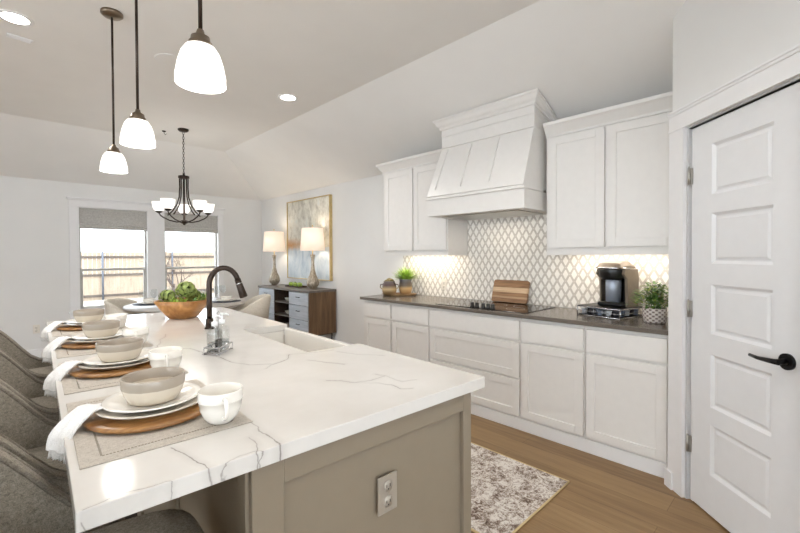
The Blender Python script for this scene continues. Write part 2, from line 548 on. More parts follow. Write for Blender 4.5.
    def leaf(self, base, d, length, width, n=None, curl=0.0, mi=0, segs=4):
        """a pointed leaf blade with a slight fold"""
        d = Vector(d).normalized(); side = d.cross(Vector(n) if n else Vector((0, 0, 1)))
        if side.length < 1e-4: side = d.cross(Vector((1, 0, 0)))
        side.normalize(); nn = side.cross(d).normalized()
        L = []; C = []; R = []
        for i in range(segs + 1):
            s = i / segs
            p = Vector(base) + d * (length * s) - nn * (curl * length * s * s)
            wd = width * 0.5 * math.sin(PI * min(1, 0.08 + s * 0.92)) ** 0.8 if s < 1 else 0.0005
            L.append(self.bm.verts.new(p - side * wd + nn * wd * 0.25)); C.append(self.bm.verts.new(p)); R.append(self.bm.verts.new(p + side * wd + nn * wd * 0.25))
        for i in range(segs):
            for a, b in ((L, C), (C, R)):
                f = self.bm.faces.new((a[i], b[i], b[i + 1], a[i + 1])); f.smooth = True; f.material_index = mi

    def build(self, name, mats, parent=None, loc=None, rz=None, smooth=None):
        me = bpy.data.meshes.new(name)
        bmesh.ops.recalc_face_normals(self.bm, faces=self.bm.faces[:])
        if smooth is not None:
            for f in self.bm.faces: f.smooth = smooth
        self.bm.to_mesh(me); self.bm.free()
        if not isinstance(mats, (list, tuple)): mats = [mats]
        for m in mats: me.materials.append(MAT[m] if isinstance(m, str) else m)
        o = bpy.data.objects.new(name, me); COL.objects.link(o)
        if parent is not None: o.parent = parent
        if loc is not None: o.location = loc
        if rz is not None: o.rotation_euler = (0, 0, rz)
        return o


def tag(o, label, cat, group=None, kind=None):
    o['label'] = label; o['category'] = cat
    if group: o['group'] = group
    if kind: o['kind'] = kind
    return o


def thing(name, label, cat, loc=(0, 0, 0), rz=0.0, group=None):
    o = bpy.data.objects.new(name, None); COL.objects.link(o)
    o.empty_display_size = 0.05
    o.location = loc; o.rotation_euler = (0, 0, rz)
    return tag(o, label, cat, group)


def struct(mb, name, mat, label=None, cat=None):
    o = mb.build(name, mat)
    o['kind'] = 'structure'
    if label: o['label'] = label
    if cat: o['category'] = cat
    return o


CHILD = {}


def kids(o): return [c for c in COL.objects if c.parent == o]


def dup(root, loc, rz, label, group=None):
    r = root.copy(); COL.objects.link(r); r.location = loc; r.rotation_euler = (0, 0, rz)
    r['label'] = label
    if group: r['group'] = group

    def rec(src, dst):
        for ch in kids(src):
            c = ch.copy(); COL.objects.link(c); c.parent = dst
            rec(ch, c)
    rec(root, r)
    return r


def soften(o, levels=1):
    m = o.modifiers.new('subdivision', 'SUBSURF'); m.levels = levels; m.render_levels = levels
    for p in o.data.polygons: p.use_smooth = True
    return o


# ------------------------------------------------------------------ the room
XW, YB, ZS, ZC, XC, YC = 3.50, 7.35, 2.42, 2.95, 2.405, 6.25
XL, YR = -4.5, -4.0
P0 = Vector((2.70, 0.483, 0)); PD = Vector((-0.70711, -0.70711, 0)); PN = Vector((-0.70711, 0.70711, 0))


def pw(s, z, off=0.0):
    """a point on the slanting pantry wall: s along it, off towards the room"""
    return P0 + PD * s + PN * off + Vector((0, 0, z))


def ceil_z(x, y):
    z = ZC
    if x > XC: z = min(z, ZC - (x - XC) * (ZC - ZS) / (XW - XC))
    if y > YC: z = min(z, ZC - (y - YC) * (ZC - ZS) / (YB - YC))
    return z


b = MB(); b.box(XL, XW + 0.15, YR, YB + 0.15, -0.06, 0.0); struct(b, 'floor', 'floor')
b = MB()
b.quad((XL, YR, ZC), (XC, YR, ZC), (XC, YC, ZC), (XL, YC, ZC))
b.quad((XC, YR, ZC), (XW, YR, ZS), (XW, YB, ZS), (XC, YC, ZC))
b.quad((XL, YC, ZC), (XC, YC, ZC), (XW, YB, ZS), (XL, YB, ZS))
bmesh.ops.remove_doubles(b.bm, verts=b.bm.verts[:], dist=1e-4)
o = struct(b, 'ceiling', 'ceiling')
m = o.modifiers.new('thick', 'SOLIDIFY'); m.thickness = 0.12
# recalc_normals may face either way: make the slab grow upward
m.offset = 1.0 if o.data.polygons[0].normal.z > 0 else -1.0

WIN = [(0.770, 1.612), (1.855, 2.692)]
WZ0, WZ1 = 0.60, 2.082
b = MB()
T = 0.14
xs = [XL, WIN[0][0], WIN[0][1], WIN[1][0], WIN[1][1], XW + 0.15]
b.box(xs[0], xs[1], YB, YB + T, 0, ZS + 0.1)
b.box(xs[2], xs[3], YB, YB + T, 0, ZS + 0.1)
b.box(xs[4], xs[5], YB, YB + T, 0, ZS + 0.1)
for x0, x1 in WIN:
    b.box(x0, x1, YB, YB + T, 0, WZ0); b.box(x0, x1, YB, YB + T, WZ1, ZS + 0.1)
struct(b, 'wall_back', 'wall')
b = MB(); b.box(XW, XW + 0.14, YR, YB, 0, ZS + 0.08); struct(b, 'wall_right', 'wall')
LY0, LY1, LZ0, LZ1 = -2.6, 4.2, 0.35, 2.3     # big living-room windows, out of frame on the left
b = MB()
b.box(XL - 0.14, XL, YR, LY0, 0, ZC); b.box(XL - 0.14, XL, LY1, YB + 0.14, 0, ZC); b.box(XL - 0.14, XL, LY0, LY1, 0, LZ0); b.box(XL - 0.14, XL, LY0, LY1, LZ1, ZC)
struct(b, 'wall_left', 'wall')
RX0, RX1 = -3.6, 1.2
b = MB(); b.box(XL - 0.14, RX0, YR - 0.14, YR, 0, ZC); b.box(RX1, XW + 0.15, YR - 0.14, YR, 0, ZC); b.box(RX0, RX1, YR - 0.14, YR, 0, 0.2); b.box(RX0, RX1, YR - 0.14, YR, 2.4, ZC)
struct(b, 'wall_rear', 'wall')
wl = bpy.data.objects.new('window_4', None); COL.objects.link(wl); wl['kind'] = 'structure'; wl['category'] = 'window'  # unseen rear window, added to let in fill light from behind the camera
b = MB()
for k in range(4):
    xx = RX0 + (RX1 - RX0) * k / 3; b.box(max(RX0, xx - 0.03), min(RX1, xx + 0.03), YR - 0.1, YR - 0.02, 0.2, 2.4)
b.build('window_frame', 'trim', wl)
b = MB(); b.box(RX0 + 0.03, RX1 - 0.03, YR - 0.062, YR - 0.058, 0.2, 2.4); b.build('pane', 'pane', wl)
wl = bpy.data.objects.new('window_3', None); COL.objects.link(wl); wl['kind'] = 'structure'; wl['category'] = 'window'
b = MB(); n_ = 5
for k in range(n_ + 1):
    yy = LY0 + (LY1 - LY0) * k / n_; b.box(XL - 0.10, XL - 0.02, max(LY0, yy - 0.03), min(LY1, yy + 0.03), LZ0, LZ1)
b.box(XL - 0.10, XL - 0.02, LY0, LY1, LZ0, LZ0 + 0.05); b.box(XL - 0.10, XL - 0.02, LY0, LY1, LZ1 - 0.05, LZ1)
b.build('window_frame', 'trim', wl)
b = MB(); b.box(XL - 0.062, XL - 0.058, LY0 + 0.03, LY1 - 0.03, LZ0 + 0.05, LZ1 - 0.05); b.build('pane', 'pane', wl)

# pantry wall at 45 degrees, with the door hole
S0, SD0, SD1, S1 = -0.17, -0.035, 0.625, 2.3
DZ = 2.065


def pprism(mb, s0, s1, z0, z1a, z1b, t0=0.0, t1=-0.11, mi=0):
    P = [pw(s0, z0, t0), pw(s1, z0, t0), pw(s1, z0, t1), pw(s0, z0, t1)]
    Q = [pw(s0, z1a, t0), pw(s1, z1b, t0), pw(s1, z1b, t1), pw(s0, z1a, t1)]
    pv = [mb.bm.verts.new(p) for p in P]; qv = [mb.bm.verts.new(p) for p in Q]
    mb.bm.faces.new(pv[::-1]).material_index = mi; mb.bm.faces.new(qv).material_index = mi
    for i in range(4):
        j = (i + 1) % 4
        mb.bm.faces.new((pv[i], pv[j], qv[j], qv[i])).material_index = mi


def cz(s):
    p = pw(s, 0); return ceil_z(p.x, p.y)


b = MB()
pprism(b, S0, SD0, 0, cz(S0) + 0.04, cz(SD0) + 0.04)
pprism(b, SD0, SD1, DZ, cz(SD0) + 0.04, cz(SD1) + 0.04)
pprism(b, SD1, S1, 0, ZC + 0.02, ZC + 0.02)
struct(b, 'wall_pantry', 'wall')
C0 = pw(S0, 0)
b = MB(); b.box(C0.x + 0.002, XW, C0.y - 0.10, C0.y - 0.002, 0, cz(S0) - 0.0)
for v in b.bm.verts:
    if v.co.z > 1: v.co.z = ceil_z(v.co.x, 0) + 0.03
struct(b, 'wall_return', 'wall')

# door casing and header
b = MB()
pprism(b, S0 + 0.002, SD0 - 0.012, 0.0, DZ + 0.012, DZ + 0.012, 0.019, 0.0)
pprism(b, SD1 + 0.012, SD1 + 0.125, 0.0, DZ + 0.012, DZ + 0.012, 0.019, 0.0)
pprism(b, S0 + 0.0, SD1 + 0.135, DZ + 0.012, DZ + 0.026, DZ + 0.026, 0.024, 0.0)
pprism(b, S0 + 0.0, SD1 + 0.127, DZ + 0.026, 2.165, 2.165, 0.021, 0.0)
pprism(b, S0 + 0.0, SD1 + 0.14, 2.165, 2.180, 2.180, 0.026, 0.0)
pprism(b, S0 - 0.002, SD1 + 0.148, 2.180, 2.192, 2.192, 0.031, 0.0)
# jamb lining
pprism(b, SD0 - 0.012, SD0 + 0.0, 0.0, DZ, DZ, 0.0, -0.11)
pprism(b, SD1, SD1 + 0.012, 0.0, DZ, DZ, 0.0, -0.11)
pprism(b, SD0, SD0 + 0.036, 0.0, DZ, DZ, -0.049, -0.09)
pprism(b, SD0, SD0 + 0.021, 0.0, DZ, DZ, -0.022, -0.049)
pprism(b, SD0, SD1, DZ - 0.0, DZ + 0.012, DZ + 0.012, 0.0, -0.11)
struct(b, 'trim_1', 'trim', 'white door casing with a stepped header around the pantry door')
b = MB()
pprism(b, S0 - 0.012, S0 + 0.05, 0.0, 0.10, 0.10, 0.030, 0.0)
struct(b, 'trim_2', 'trim')
b = MB()
pprism(b, SD1 + 0.127, S1, 0.0, 0.13, 0.13, 0.016, 0.0)
struct(b, 'baseboard_pantry', 'trim')

# pantry door: stiles, rails and five recessed panels
door = bpy.data.objects.new('door_1', None); COL.objects.link(door); door['kind'] = 'structure'; door['category'] = 'door'
door['label'] = 'white five-panel pantry door with a black lever handle'
DS0, DS1 = SD0 + 0.025, SD1 - 0.012
PANS = [(1.68, 1.94), (1.323, 1.584), (0.958, 1.215), (0.577, 0.853), (0.222, 0.486)]
PS0, PS1 = DS0 + 0.135, DS1 - 0.135
b = MB()
F0, F1 = -0.012, -0.047
pprism(b, DS0, PS0, 0.012, DZ - 0.006, DZ - 0.006, F0, F1)
pprism(b, PS1, DS1, 0.012, DZ - 0.006, DZ - 0.006, F0, F1)
zz = [0.012] + [z for p in sorted(PANS) for z in p] + [DZ - 0.006]
for i in range(0, len(zz), 2): pprism(b, PS0, PS1, zz[i], zz[i + 1], zz[i + 1], F0, F1)
b.build('door_slab', 'door', door)
for z0, z1 in PANS:
    b = MB()
    # sloping sticking around a slightly raised field
    def ring(i, off): return [pw(PS0 + i, z0 + i, off), pw(PS1 - i, z0 + i, off), pw(PS1 - i, z1 - i, off), pw(PS0 + i, z1 - i, off)]
    R = [ring(0, F0 - 0.001), ring(0.014, F0 - 0.012), ring(0.022, F0 - 0.012), ring(0.034, F0 - 0.006)]
    V = [[b.bm.verts.new(p) for p in r] for r in R]
    for a, c in zip(V, V[1:]):
        for i in range(4):
            j = (i + 1) % 4; b.bm.faces.new((a[i], a[j], c[j], c[i]))
    b.bm.faces.new(V[-1])
    back = [b.bm.verts.new(p) for p in ring(0, F1 + 0.002)]
    b.bm.faces.new(back[::-1])
    for i in range(4):
        j = (i + 1) % 4; b.bm.faces.new((V[0][j], V[0][i], back[i], back[j]))
    b.build('door_panel', 'door', door)
for zc in (1.80, 1.07, 0.32):
    b = MB()
    b.tube([pw(DS0 - 0.012, zc - 0.045, 0.004), pw(DS0 - 0.012, zc + 0.045, 0.004)], 0.006, 10)
    pprism(b, DS0 - 0.024, DS0 - 0.002, zc - 0.045, zc + 0.045, zc + 0.045, 0.0, -0.012)
    b.tube([pw(DS0 - 0.012, zc + 0.045, 0.004), pw(DS0 - 0.012, zc + 0.054, 0.004)], [0.005, 0.003], 8)
    h = b.build('hinge', 'nickel', door); h['label'] = 'satin metal hinge'
b = MB()
hs, hz = 0.553, 0.925
b.tube([pw(hs, hz, F0), pw(hs, hz, F0 + 0.012)], 0.034, 28)
b.tube([pw(hs, hz, F0 + 0.010), pw(hs, hz, F0 + 0.052)], [0.013, 0.011], 16)
b.tube([pw(hs + 0.012, hz, F0 + 0.050), pw(hs - 0.02, hz - 0.002, F0 + 0.052), pw(hs - 0.09, hz - 0.006, F0 + 0.050), pw(hs - 0.135, hz - 0.003, F0 + 0.046)], [0.012, 0.011, 0.008, 0.007], 14)
h = b.build('lever_handle', 'blackmetal', door); h['label'] = 'black lever handle on a round rose'

# baseboards
b = MB(); b.box(XL, 3.486, YB - 0.016, YB, 0, 0.13, 0.004); struct(b, 'baseboard_back', 'trim')
b = MB(); b.box(XW - 0.016, XW, 3.57, YB - 0.017, 0, 0.13, 0.004); struct(b, 'baseboard_right', 'trim')

# windows: shared casing is a trim, each window its own frame, sashes and panes
CA = 0.095
b = MB()
cx0, cx1 = 0.655, 2.785
for x0, x1 in ((cx0 + 0.002, WIN[0][0]), (WIN[0][1], WIN[1][0]), (WIN[1][1], cx1 - 0.002)):
    b.box(x0, x1, YB - 0.019, YB, WZ0 - 0.0, WZ1, 0.002)
b.box(cx0 - 0.006, cx1 + 0.006, YB - 0.026, YB, WZ1, WZ1 + 0.014, 0.002)
b.box(cx0, cx1, YB - 0.021, YB, WZ1 + 0.014, 2.178, 0.002)
b.box(cx0 - 0.014, cx1 + 0.014, YB - 0.034, YB, 2.178, 2.196, 0.003)
b.box(cx0 - 0.026, cx1 + 0.026, YB - 0.05, YB, 2.196, 2.216, 0.004)
b.box(cx0 - 0.02, cx1 + 0.02, YB - 0.06, YB, WZ0 - 0.025, WZ0, 0.003)
b.box(cx0, cx1, YB - 0.02, YB, WZ0 - 0.11, WZ0 - 0.025, 0.002)
struct(b, 'trim_3', 'trim', 'white window casing with a stepped header over both dining windows')
for n, (x0, x1) in enumerate(WIN):
    wr = bpy.data.objects.new('window_%d' % (n + 1), None); COL.objects.link(wr); wr['kind'] = 'structure'; wr['category'] = 'window'
    wr['label'] = ('left' if n == 0 else 'right') + ' single-hung dining window under a grey blind'
    b = MB(); f = 0.024
    ya, yb = YB + 0.05, YB + 0.12
    b.box(x0, x0 + f, ya, yb, WZ0, WZ1); b.box(x1 - f, x1, ya, yb, WZ0, WZ1)
    b.box(x0 + f, x1 - f, ya, yb, WZ0, WZ0 + f); b.box(x0 + f, x1 - f, ya, yb, WZ1 - f, WZ1)
    b.build('window_frame', 'winframe', wr)
    b = MB()
    b.box(x0 + f, x1 - f, ya + 0.005, yb - 0.02, 1.165, 1.20, 0.003)
    b.build('meeting_rail', 'winframe', wr)
    b = MB(); g = 0.018
    for sx0, sx1 in ((x0 + f, x0 + f + g), (x1 - f - g, x1 - f)): b.box(sx0, sx1, ya + 0.005, ya + 0.035, WZ0 + f, 1.165)
    b.box(x0 + f + g, x1 - f - g, ya + 0.005, ya + 0.035, WZ0 + f, WZ0 + f + 0.03)
    b.build('lower_sash', 'winframe', wr)
    b = MB(); b.box(x0 + f, x1 - f, ya + 0.02, ya + 0.024, WZ0 + f, 1.165); b.build('pane', 'pane', wr)
    b = MB(); b.box(x0 + f, x1 - f, ya + 0.045, ya + 0.049, 1.20, WZ1 - f); b.build('pane', 'pane', wr)
    # lining of the opening
    b = MB()
    b.box(x0, x0 + 0.0003, YB, ya, WZ0, WZ1); b.box(x1 - 0.0003, x1, YB, ya, WZ0, WZ1); b.box(x0 + 0.006, x1 - 0.006, YB, ya, WZ1 - 0.006, WZ1); b.box(x0 + 0.006, x1 - 0.006, YB, ya, WZ0, WZ0 + 0.008)
    b.build('window_lining', 'trim', wr)
    # roman blind hung inside the opening
    bl = thing('roman_blind', 'grey roman blind drawn up in the ' + ('left window, nearer the outlet on the wall' if n == 0 else 'right window, behind the chandelier'), 'blind', ((x0 + x1) / 2, YB + 0.02, 1.78), 0, 'roman blinds')
    hw = (x1 - x0) / 2 - 0.0005
    b = MB()
    b.box(-hw, hw, -0.006, 0.022, 0.25, 0.294, 0.003); b.build('head_rail', 'shade_fabric', bl)
    prof = [(0.0, 0.25), (-0.004, 0.16), (-0.012, 0.075), (-0.028, 0.055), (-0.022, 0.035), (-0.036, 0.014), (-0.03, 0.0), (-0.006, -0.004), (0.006, 0.02), (0.008, 0.08), (0.008, 0.25)]
    b = MB(); b.loft([[(x, y - 0.004, z) for y, z in prof] for x in (-hw, hw)], caps=True, smooth=False)
    b.build('blind_fabric', 'shade_fabric', bl)

# ------------------------------------------------------------------ outside: yard, fence, bare tree
b = MB(); b.box(-25, 30, YB + 0.2, 45, -0.5, -0.30); struct(b, 'ground', 'dirt')
FY = 19.4
fen = thing('wood_fence', 'pale cedar privacy fence with steel posts seen through the dining windows', 'fence', (3, FY, -0.30))
b = MB()
x = -22.0
while x < 22:
    b.box(x, x + 0.135, 0.03, 0.05, 0, 1.86 + random.uniform(-0.015, 0.015)); x += 0.14
b.build('fence_boards', 'fence', fen)
for z in (0.12, 0.92, 1.62):
    b = MB(); b.box(-22, 22, -0.02, 0.03, z, z + 0.085); b.build('fence_rail', 'fence_rail', fen)
for k in range(-6, 8):
    b = MB(); xx = -0.27 + k * 2.44 + 0.0
    b.tube([(xx, -0.06, 0), (xx, -0.06, 1.9)], 0.035, 10); b.build('fence_post', 'galv', fen)
tr = thing('bare_tree', 'bare young tree beyond the right dining window', 'tree', (3.66, 13.6, -0.30))
b = MB(); rnd = random.Random(3)


def branch(p, d, L, r, n):
    q = p + d * L
    mid = p + d * (L * 0.5) + Vector((rnd.uniform(-.04, .04), rnd.uniform(-.04, .04), 0)) * L
    b.tube([p, mid, q], [r, r * 0.8, r * 0.6], 6)
    if n == 0: return
    for k in range(3 if n > 1 else 2):
        dd = (d + Vector((rnd.uniform(-.9, .9), rnd.uniform(-.9, .9), rnd.uniform(-.15, .5)))).normalized()
        branch(p + d * L * rnd.uniform(0.55, 1.0), dd, L * rnd.uniform(0.55, 0.8), r * 0.55, n - 1)


branch(Vector((0, 0, 0)), Vector((0.02, 0, 1)), 0.85, 0.055, 5)
b.build('trunk', 'bark', tr)

# ------------------------------------------------------------------ range wall: base cabinets
FX = 2.885          # face frame plane
FR = 0.02           # thickness of a front


def shaker(mb, y0, y1, z0, z1, x1=FX, t=FR, st=0.058, rec=0.008):
    """frame-and-panel front lying in the YZ plane, facing -X"""
    x0 = x1 - t
    mb.box(x0, x1, y0, y0 + st, z0, z1, 0.0015, 1); mb.box(x0, x1, y1 - st, y1, z0, z1, 0.0015, 1)
    mb.box(x0, x1, y0 + st, y1 - st, z0, z0 + st, 0.0015, 1); mb.box(x0, x1, y0 + st, y1 - st, z1 - st, z1, 0.0015, 1)
    mb.box(x0 + rec, x1, y0 + st, y1 - st, z0 + st, z1 - st)


def base_cabinet(y0, y1, fronts, label):
    """fronts = [(kind, y0, y1, z0, z1)]"""
    t = thing('base_cabinet', label, 'cabinet', (FX, (y0 + y1) / 2, 0), 0, 'white base cabinets under the grey worktop')
    yc = (y0 + y1) / 2
    b = MB(); b.box(0, XW - 0.006 - FX, y0 - yc + 0.0005, y1 - yc - 0.0005, 0.095, 0.884); b.build('cabinet_box', 'cabinet', t)
    for k, a, c, z0, z1 in fronts:
        b = MB()
        if k == 'slab':
            b.box(-FR, -0.0003, a - yc, c - yc, z0, z1, 0.002, 1); b.build('drawer_front', 'cabinet', t)
        else:
            shaker(b, a - yc, c - yc, z0, z1, -0.0003); b.build('drawer_front' if k == 'drawer' else 'cabinet_door', 'cabinet', t)


ZT0, ZT1, ZD = 0.708, 0.858, 0.690
base_cabinet(3.075, 3.55, [('slab', 3.095, 3.515, ZT0, ZT1), ('door', 3.095, 3.515, 0.11, ZD)], 'white base cabinet at the far left end of the run, below the pottery jars')
base_cabinet(2.56, 3.073, [('slab', 2.572, 3.065, ZT0, ZT1), ('door', 2.572, 3.065, 0.11, ZD)], 'white base cabinet second from the far end, left of the wide drawer bank')
base_cabinet(1.612, 2.558, [('slab', 1.622, 2.545, ZT0, ZT1), ('drawer', 1.622, 2.545, 0.412, ZD - 0.005), ('drawer', 1.622, 2.545, 0.11, 0.395)], 'wide white cabinet with three drawers below the cooktop')
base_cabinet(1.122, 1.610, [('slab', 1.132, 1.602, ZT0, ZT1), ('door', 1.132, 1.602, 0.11, ZD)], 'white base cabinet between the wide drawer bank and the end cabinet')
base_cabinet(0.612, 1.120, [('slab', 0.634, 1.112, ZT0, ZT1), ('door', 0.634, 1.112, 0.11, ZD)], 'white base cabinet beside the pantry door, under the coffee maker')
b = MB(); b.box(2.876, 2.96, 0.612, 3.55, 0.0, 0.0945, 0.003); struct(b, 'baseboard_cabinets', 'trim')
b = MB(); b.box(2.845, XW - 0.012, 0.612, 3.575, 0.8845, 0.914, 0.003)
tag(b.build('worktop', 'counter'), 'dark grey quartz worktop running along the range wall', 'worktop')
b = MB(); b.box(XW - 0.010, XW - 0.0005, 0.612, 3.53, 0.915, 1.372)
b.box(XW - 0.010, XW - 0.0005, 1.56, 2.57, 1.372, 1.80)
bs = b.build('wall_tile', 'tile'); bs['kind'] = 'structure'; bs['label'] = 'lozenge tile backsplash above the grey worktop'

# upper cabinets
UX = 3.17


def upper_cabinet(y0, y1, doors, label, ext0=0.0, ext1=0.0):
    yc = (y0 + y1) / 2
    t = thing('wall_cabinet', label, 'cabinet', (UX, yc, 1.37), 0, 'white wall cabinets')
    b = MB(); b.box(0, XW - 0.0015 - UX, y0 - yc, y1 - yc, 0.045, 0.975); b.box(0, 0.02, y0 - yc, y1 - yc, 0.0, 0.045)
    b.box(0.02, XW - 0.0015 - UX, y0 - yc, y0 - yc + 0.016, 0.0, 0.045); b.box(0.02, XW - 0.0015 - UX, y1 - yc - 0.016, y1 - yc, 0.0, 0.045); b.build('cabinet_box', 'cabinet', t)
    for a, c in doors:
        b = MB(); shaker(b, a - yc, c - yc, 0.058, 0.938, -0.0003, st=0.062); b.build('cabinet_door', 'cabinet', t)
    b = MB()
    p = [(-0.002, 0.945), (-0.012, 0.945), (-0.014, 0.962), (-0.03, 0.985), (-0.052, 1.018), (-0.066, 1.03), (-0.07, 1.052), (-0.002, 1.052)]
    ya, yb = y0 - yc, y1 - yc
    front = lambda y, e: [(x, y + (-(x) * e), z) for x, z in p]
    loops = []
    if ext1: loops.append([(0.29, yb - x * ext1, z) for x, z in p])
    loops.append(front(yb, 1 if ext1 else 0))
    loops.append(front(ya, -1 if ext0 else 0))
    if ext0: loops.append([(0.29, ya + x * ext0, z) for x, z in p])
    b.loft(loops, caps=True, smooth=False)
    b.build('crown_moulding', 'cabinet', t)
    b = MB(); b.box(0.03, 0.06, ya + 0.06, yb - 0.06, 0.032, 0.0445, 0.002)
    b.build('light_strip', 'strip', t)['label'] = 'lit strip under the cabinet'
    return t


ul = upper_cabinet(2.573, 3.52, [(2.583, 3.030), (3.048, 3.49)], 'white two-door wall cabinet left of the range hood', 0, 1)
ur = upper_cabinet(0.612, 1.545, [(0.640, 1.078), (1.096, 1.520)], 'white two-door wall cabinet right of the range hood, above the coffee maker', 0, 0)
lamp('under_cabinet_light', 'AREA', (3.33, 3.05, 1.40), UNDER_W * 1.25, (1, 0.91, 0.78), 0.08, (0, 0, PI / 2), size_y=0.2).data.size = 0.7
lamp('under_cabinet_light', 'AREA', (3.33, 1.08, 1.40), UNDER_W, (1, 0.91, 0.78), 0.08, (0, 0, PI / 2), size_y=0.2).data.size = 0.7
lamp('hood_light', 'AREA', (3.25, 2.08, 1.70), UNDER_W * 0.55, (1, 0.90, 0.76), 0.5, (0, 0, PI / 2), size_y=0.1)

# range hood: band, sloping body with battens, neck and crown
hd = thing('range_hood', 'white wooden range hood with a flared panelled body above the cooktop', 'range hood', (XW, 2.08, 1.735))


def hl(y, x, z): return (x - XW, y - 2.08, z - 1.735)


b = MB()
HB = 2.87
b.box(HB - XW, -0.004, 1.578 - 2.08, 2.58 - 2.08, 0.0, 0.152, 0.002)
# keep the underside open: a recess with a liner
b.build('hood_band', 'cabinet', hd)
b = MB()
b.box(HB - XW - 0.014, -0.33, 1.57 - 2.08, 2.588 - 2.08, 0.152, 0.170, 0.004); b.build('hood_moulding', 'cabinet', hd)
b = MB()
xb, xt, zb, zt = 2.868, 3.045, 1.905, 2.395
bot = [(1.582, xb), (2.576, xb), (2.576, 3.49), (1.582, 3.49)]
top = [(1.585, xt), (2.53, xt), (2.53, 3.49), (1.585, 3.49)]
b.loft([[hl(y, x, zb) for y, x in bot], [hl(y, x, zt) for y, x in top]], smooth=False)
b.build('hood_body', 'cabinet', hd)
# battens and rails on the sloping face
sl = Vector((xt - xb, zt - zb)); sln = Vector((-sl.y, sl.x)).normalized()
wL = lambda f, k: 2.576 + (2.53 - 2.576) * k
wR = lambda f, k: 1.582 + (1.585 - 1.582) * k


def onface(f, k, off):
    y = wL(f, k) * (1 - f) + wR(f, k) * f
    return hl(y, xb + sl.x * k + sln.x * off, zb + sl.y * k + sln.y * off)


def strip(mb, f0, f1, k0, k1, t=0.013):
    A = [onface(f0, k0, 0), onface(f1, k0, 0), onface(f1, k1, 0), onface(f0, k1, 0)]
    B = [onface(f0, k0, t), onface(f1, k0, t), onface(f1, k1, t), onface(f0, k1, t)]
    a = [mb.bm.verts.new(p) for p in A]; c = [mb.bm.verts.new(p) for p in B]
    mb.bm.faces.new(a[::-1]); mb.bm.faces.new(c)
    for i in range(4):
        j = (i + 1) % 4; mb.bm.faces.new((a[i], a[j], c[j], c[i]))


for f0, f1 in ((0.0, 0.075), (0.33, 0.37), (0.63, 0.67), (0.925, 1.0)):
    b = MB(); strip(b, f0, f1, 0.02, 0.96); b.build('batten', 'cabinet', hd)
b = MB()
strip(b, 0.075, 0.33, 0.02, 0.14); strip(b, 0.37, 0.63, 0.02, 0.14); strip(b, 0.67, 0.925, 0.02, 0.14)
b.build('bottom_rail', 'cabinet', hd)
b = MB(); b.box(xt - XW - 0.012, -0.004, 1.582 - 2.08, 2.534 - 2.08, zt - 1.735 + 0.0, 2.50 - 1.735, 0.002)
vs = [v for v in b.bm.verts]
b.build('hood_neck', 'cabinet', hd)
b = MB()
p = [(0.02, 2.50), (-0.0015, 2.502), (-0.0015, 2.565), (-0.014, 2.57), (-0.018, 2.59), (-0.034, 2.605), (-0.052, 2.64), (-0.06, 2.646), (-0.062, 2.662), (0.02, 2.662)]
ya, yb2 = 1.582 - 2.08, 2.534 - 2.08
X0 = xt - XW - 0.012
loops = [[(-0.004, yb2 - x, z - 1.735) for x, z in p]]
loops.append([(X0 + x, yb2 - x, z - 1.735) for x, z in p])
loops.append([(X0 + x, ya + x, z - 1.735) for x, z in p])
loops.append([(-0.004, ya + x, z - 1.735) for x, z in p])
b.loft(loops, caps=True, smooth=False)
# core that fills the crown back to the wall, following the sloping ceiling
b.prism([(X0 + 0.01, ya + 0.01), (-0.006, ya + 0.01), (-0.006, yb2 - 0.01), (X0 + 0.01, yb2 - 0.01)], 2.50 - 1.735, 2.655 - 1.735)
for v in b.bm.verts:
    zc = ceil_z(v.co.x + XW, 2) - 0.004 - 1.735
    if v.co.z > zc: v.co.z = zc
b.build('crown_moulding', 'cabinet', hd)
b = MB(); b.box(-0.54, -0.12, -0.40, 0.40, -0.006, -0.0005, 0.002); b.build('hood_liner', 'nickel', hd)

# ------------------------------------------------------------------ things on the range worktop
ck = thing('cooktop', 'black glass cooktop with front knobs set in the grey worktop', 'cooktop', (3.17, 2.05, 0.914))
b = MB(); b.box(-0.27, 0.26, -0.46, 0.46, 0.0003, 0.006, 0.003); b.build('glass_plate', 'cookglass', ck)
for y in (0.07, 0.02, -0.045, -0.095, -0.14):
    b = MB(); b.lathe([(0, 0.006), (0.021, 0.006), (0.021, 0.012), (0.017, 0.014), (0.016, 0.042), (0.013, 0.045), (0, 0.045)], 20, -0.225, y)
    b.build('control_knob', 'black', ck)
for x, y, r in ((0.10, 0.28, 0.085), (0.10, -0.26, 0.10), (-0.10, 0.27, 0.10), (-0.10, -0.28, 0.075), (0.02, 0.0, 0.11)):
    b = MB(); b.lathe([(r - 0.002, 0.0062), (r, 0.0064), (r + 0.002, 0.0062)], 40, x, y); b.build('burner_ring', 'steelplate', ck)
# cutting board leaning on the tiles
b = MB()
W, H_, TH = 0.37, 0.215, 0.022
poly = []
for cx_, cz_, a0 in ((W / 2 - 0.02, H_ - 0.02, 0), (-W / 2 + 0.02, H_ - 0.02, 90), (-W / 2 + 0.02, 0.02, 180), (W / 2 - 0.02, 0.02, 270)):
    for k in range(6):
        a = math.radians(a0 + 18 * k); poly.append((cx_ + 0.02 * math.cos(a), cz_ + 0.02 * math.sin(a)))
b.loft([[(-TH / 2, -y, z) for y, z in poly], [(TH / 2, -y, z) for y, z in poly]], smooth=False)
o = tag(b.build('cutting_board', 'board'), 'striped wooden cutting board leaning on the tiles behind the cooktop', 'cutting board')
o.location = (3.404, 2.035, 0.924); o.rotation_euler = (0, math.radians(17), 0)

# outlet plate in the tiles


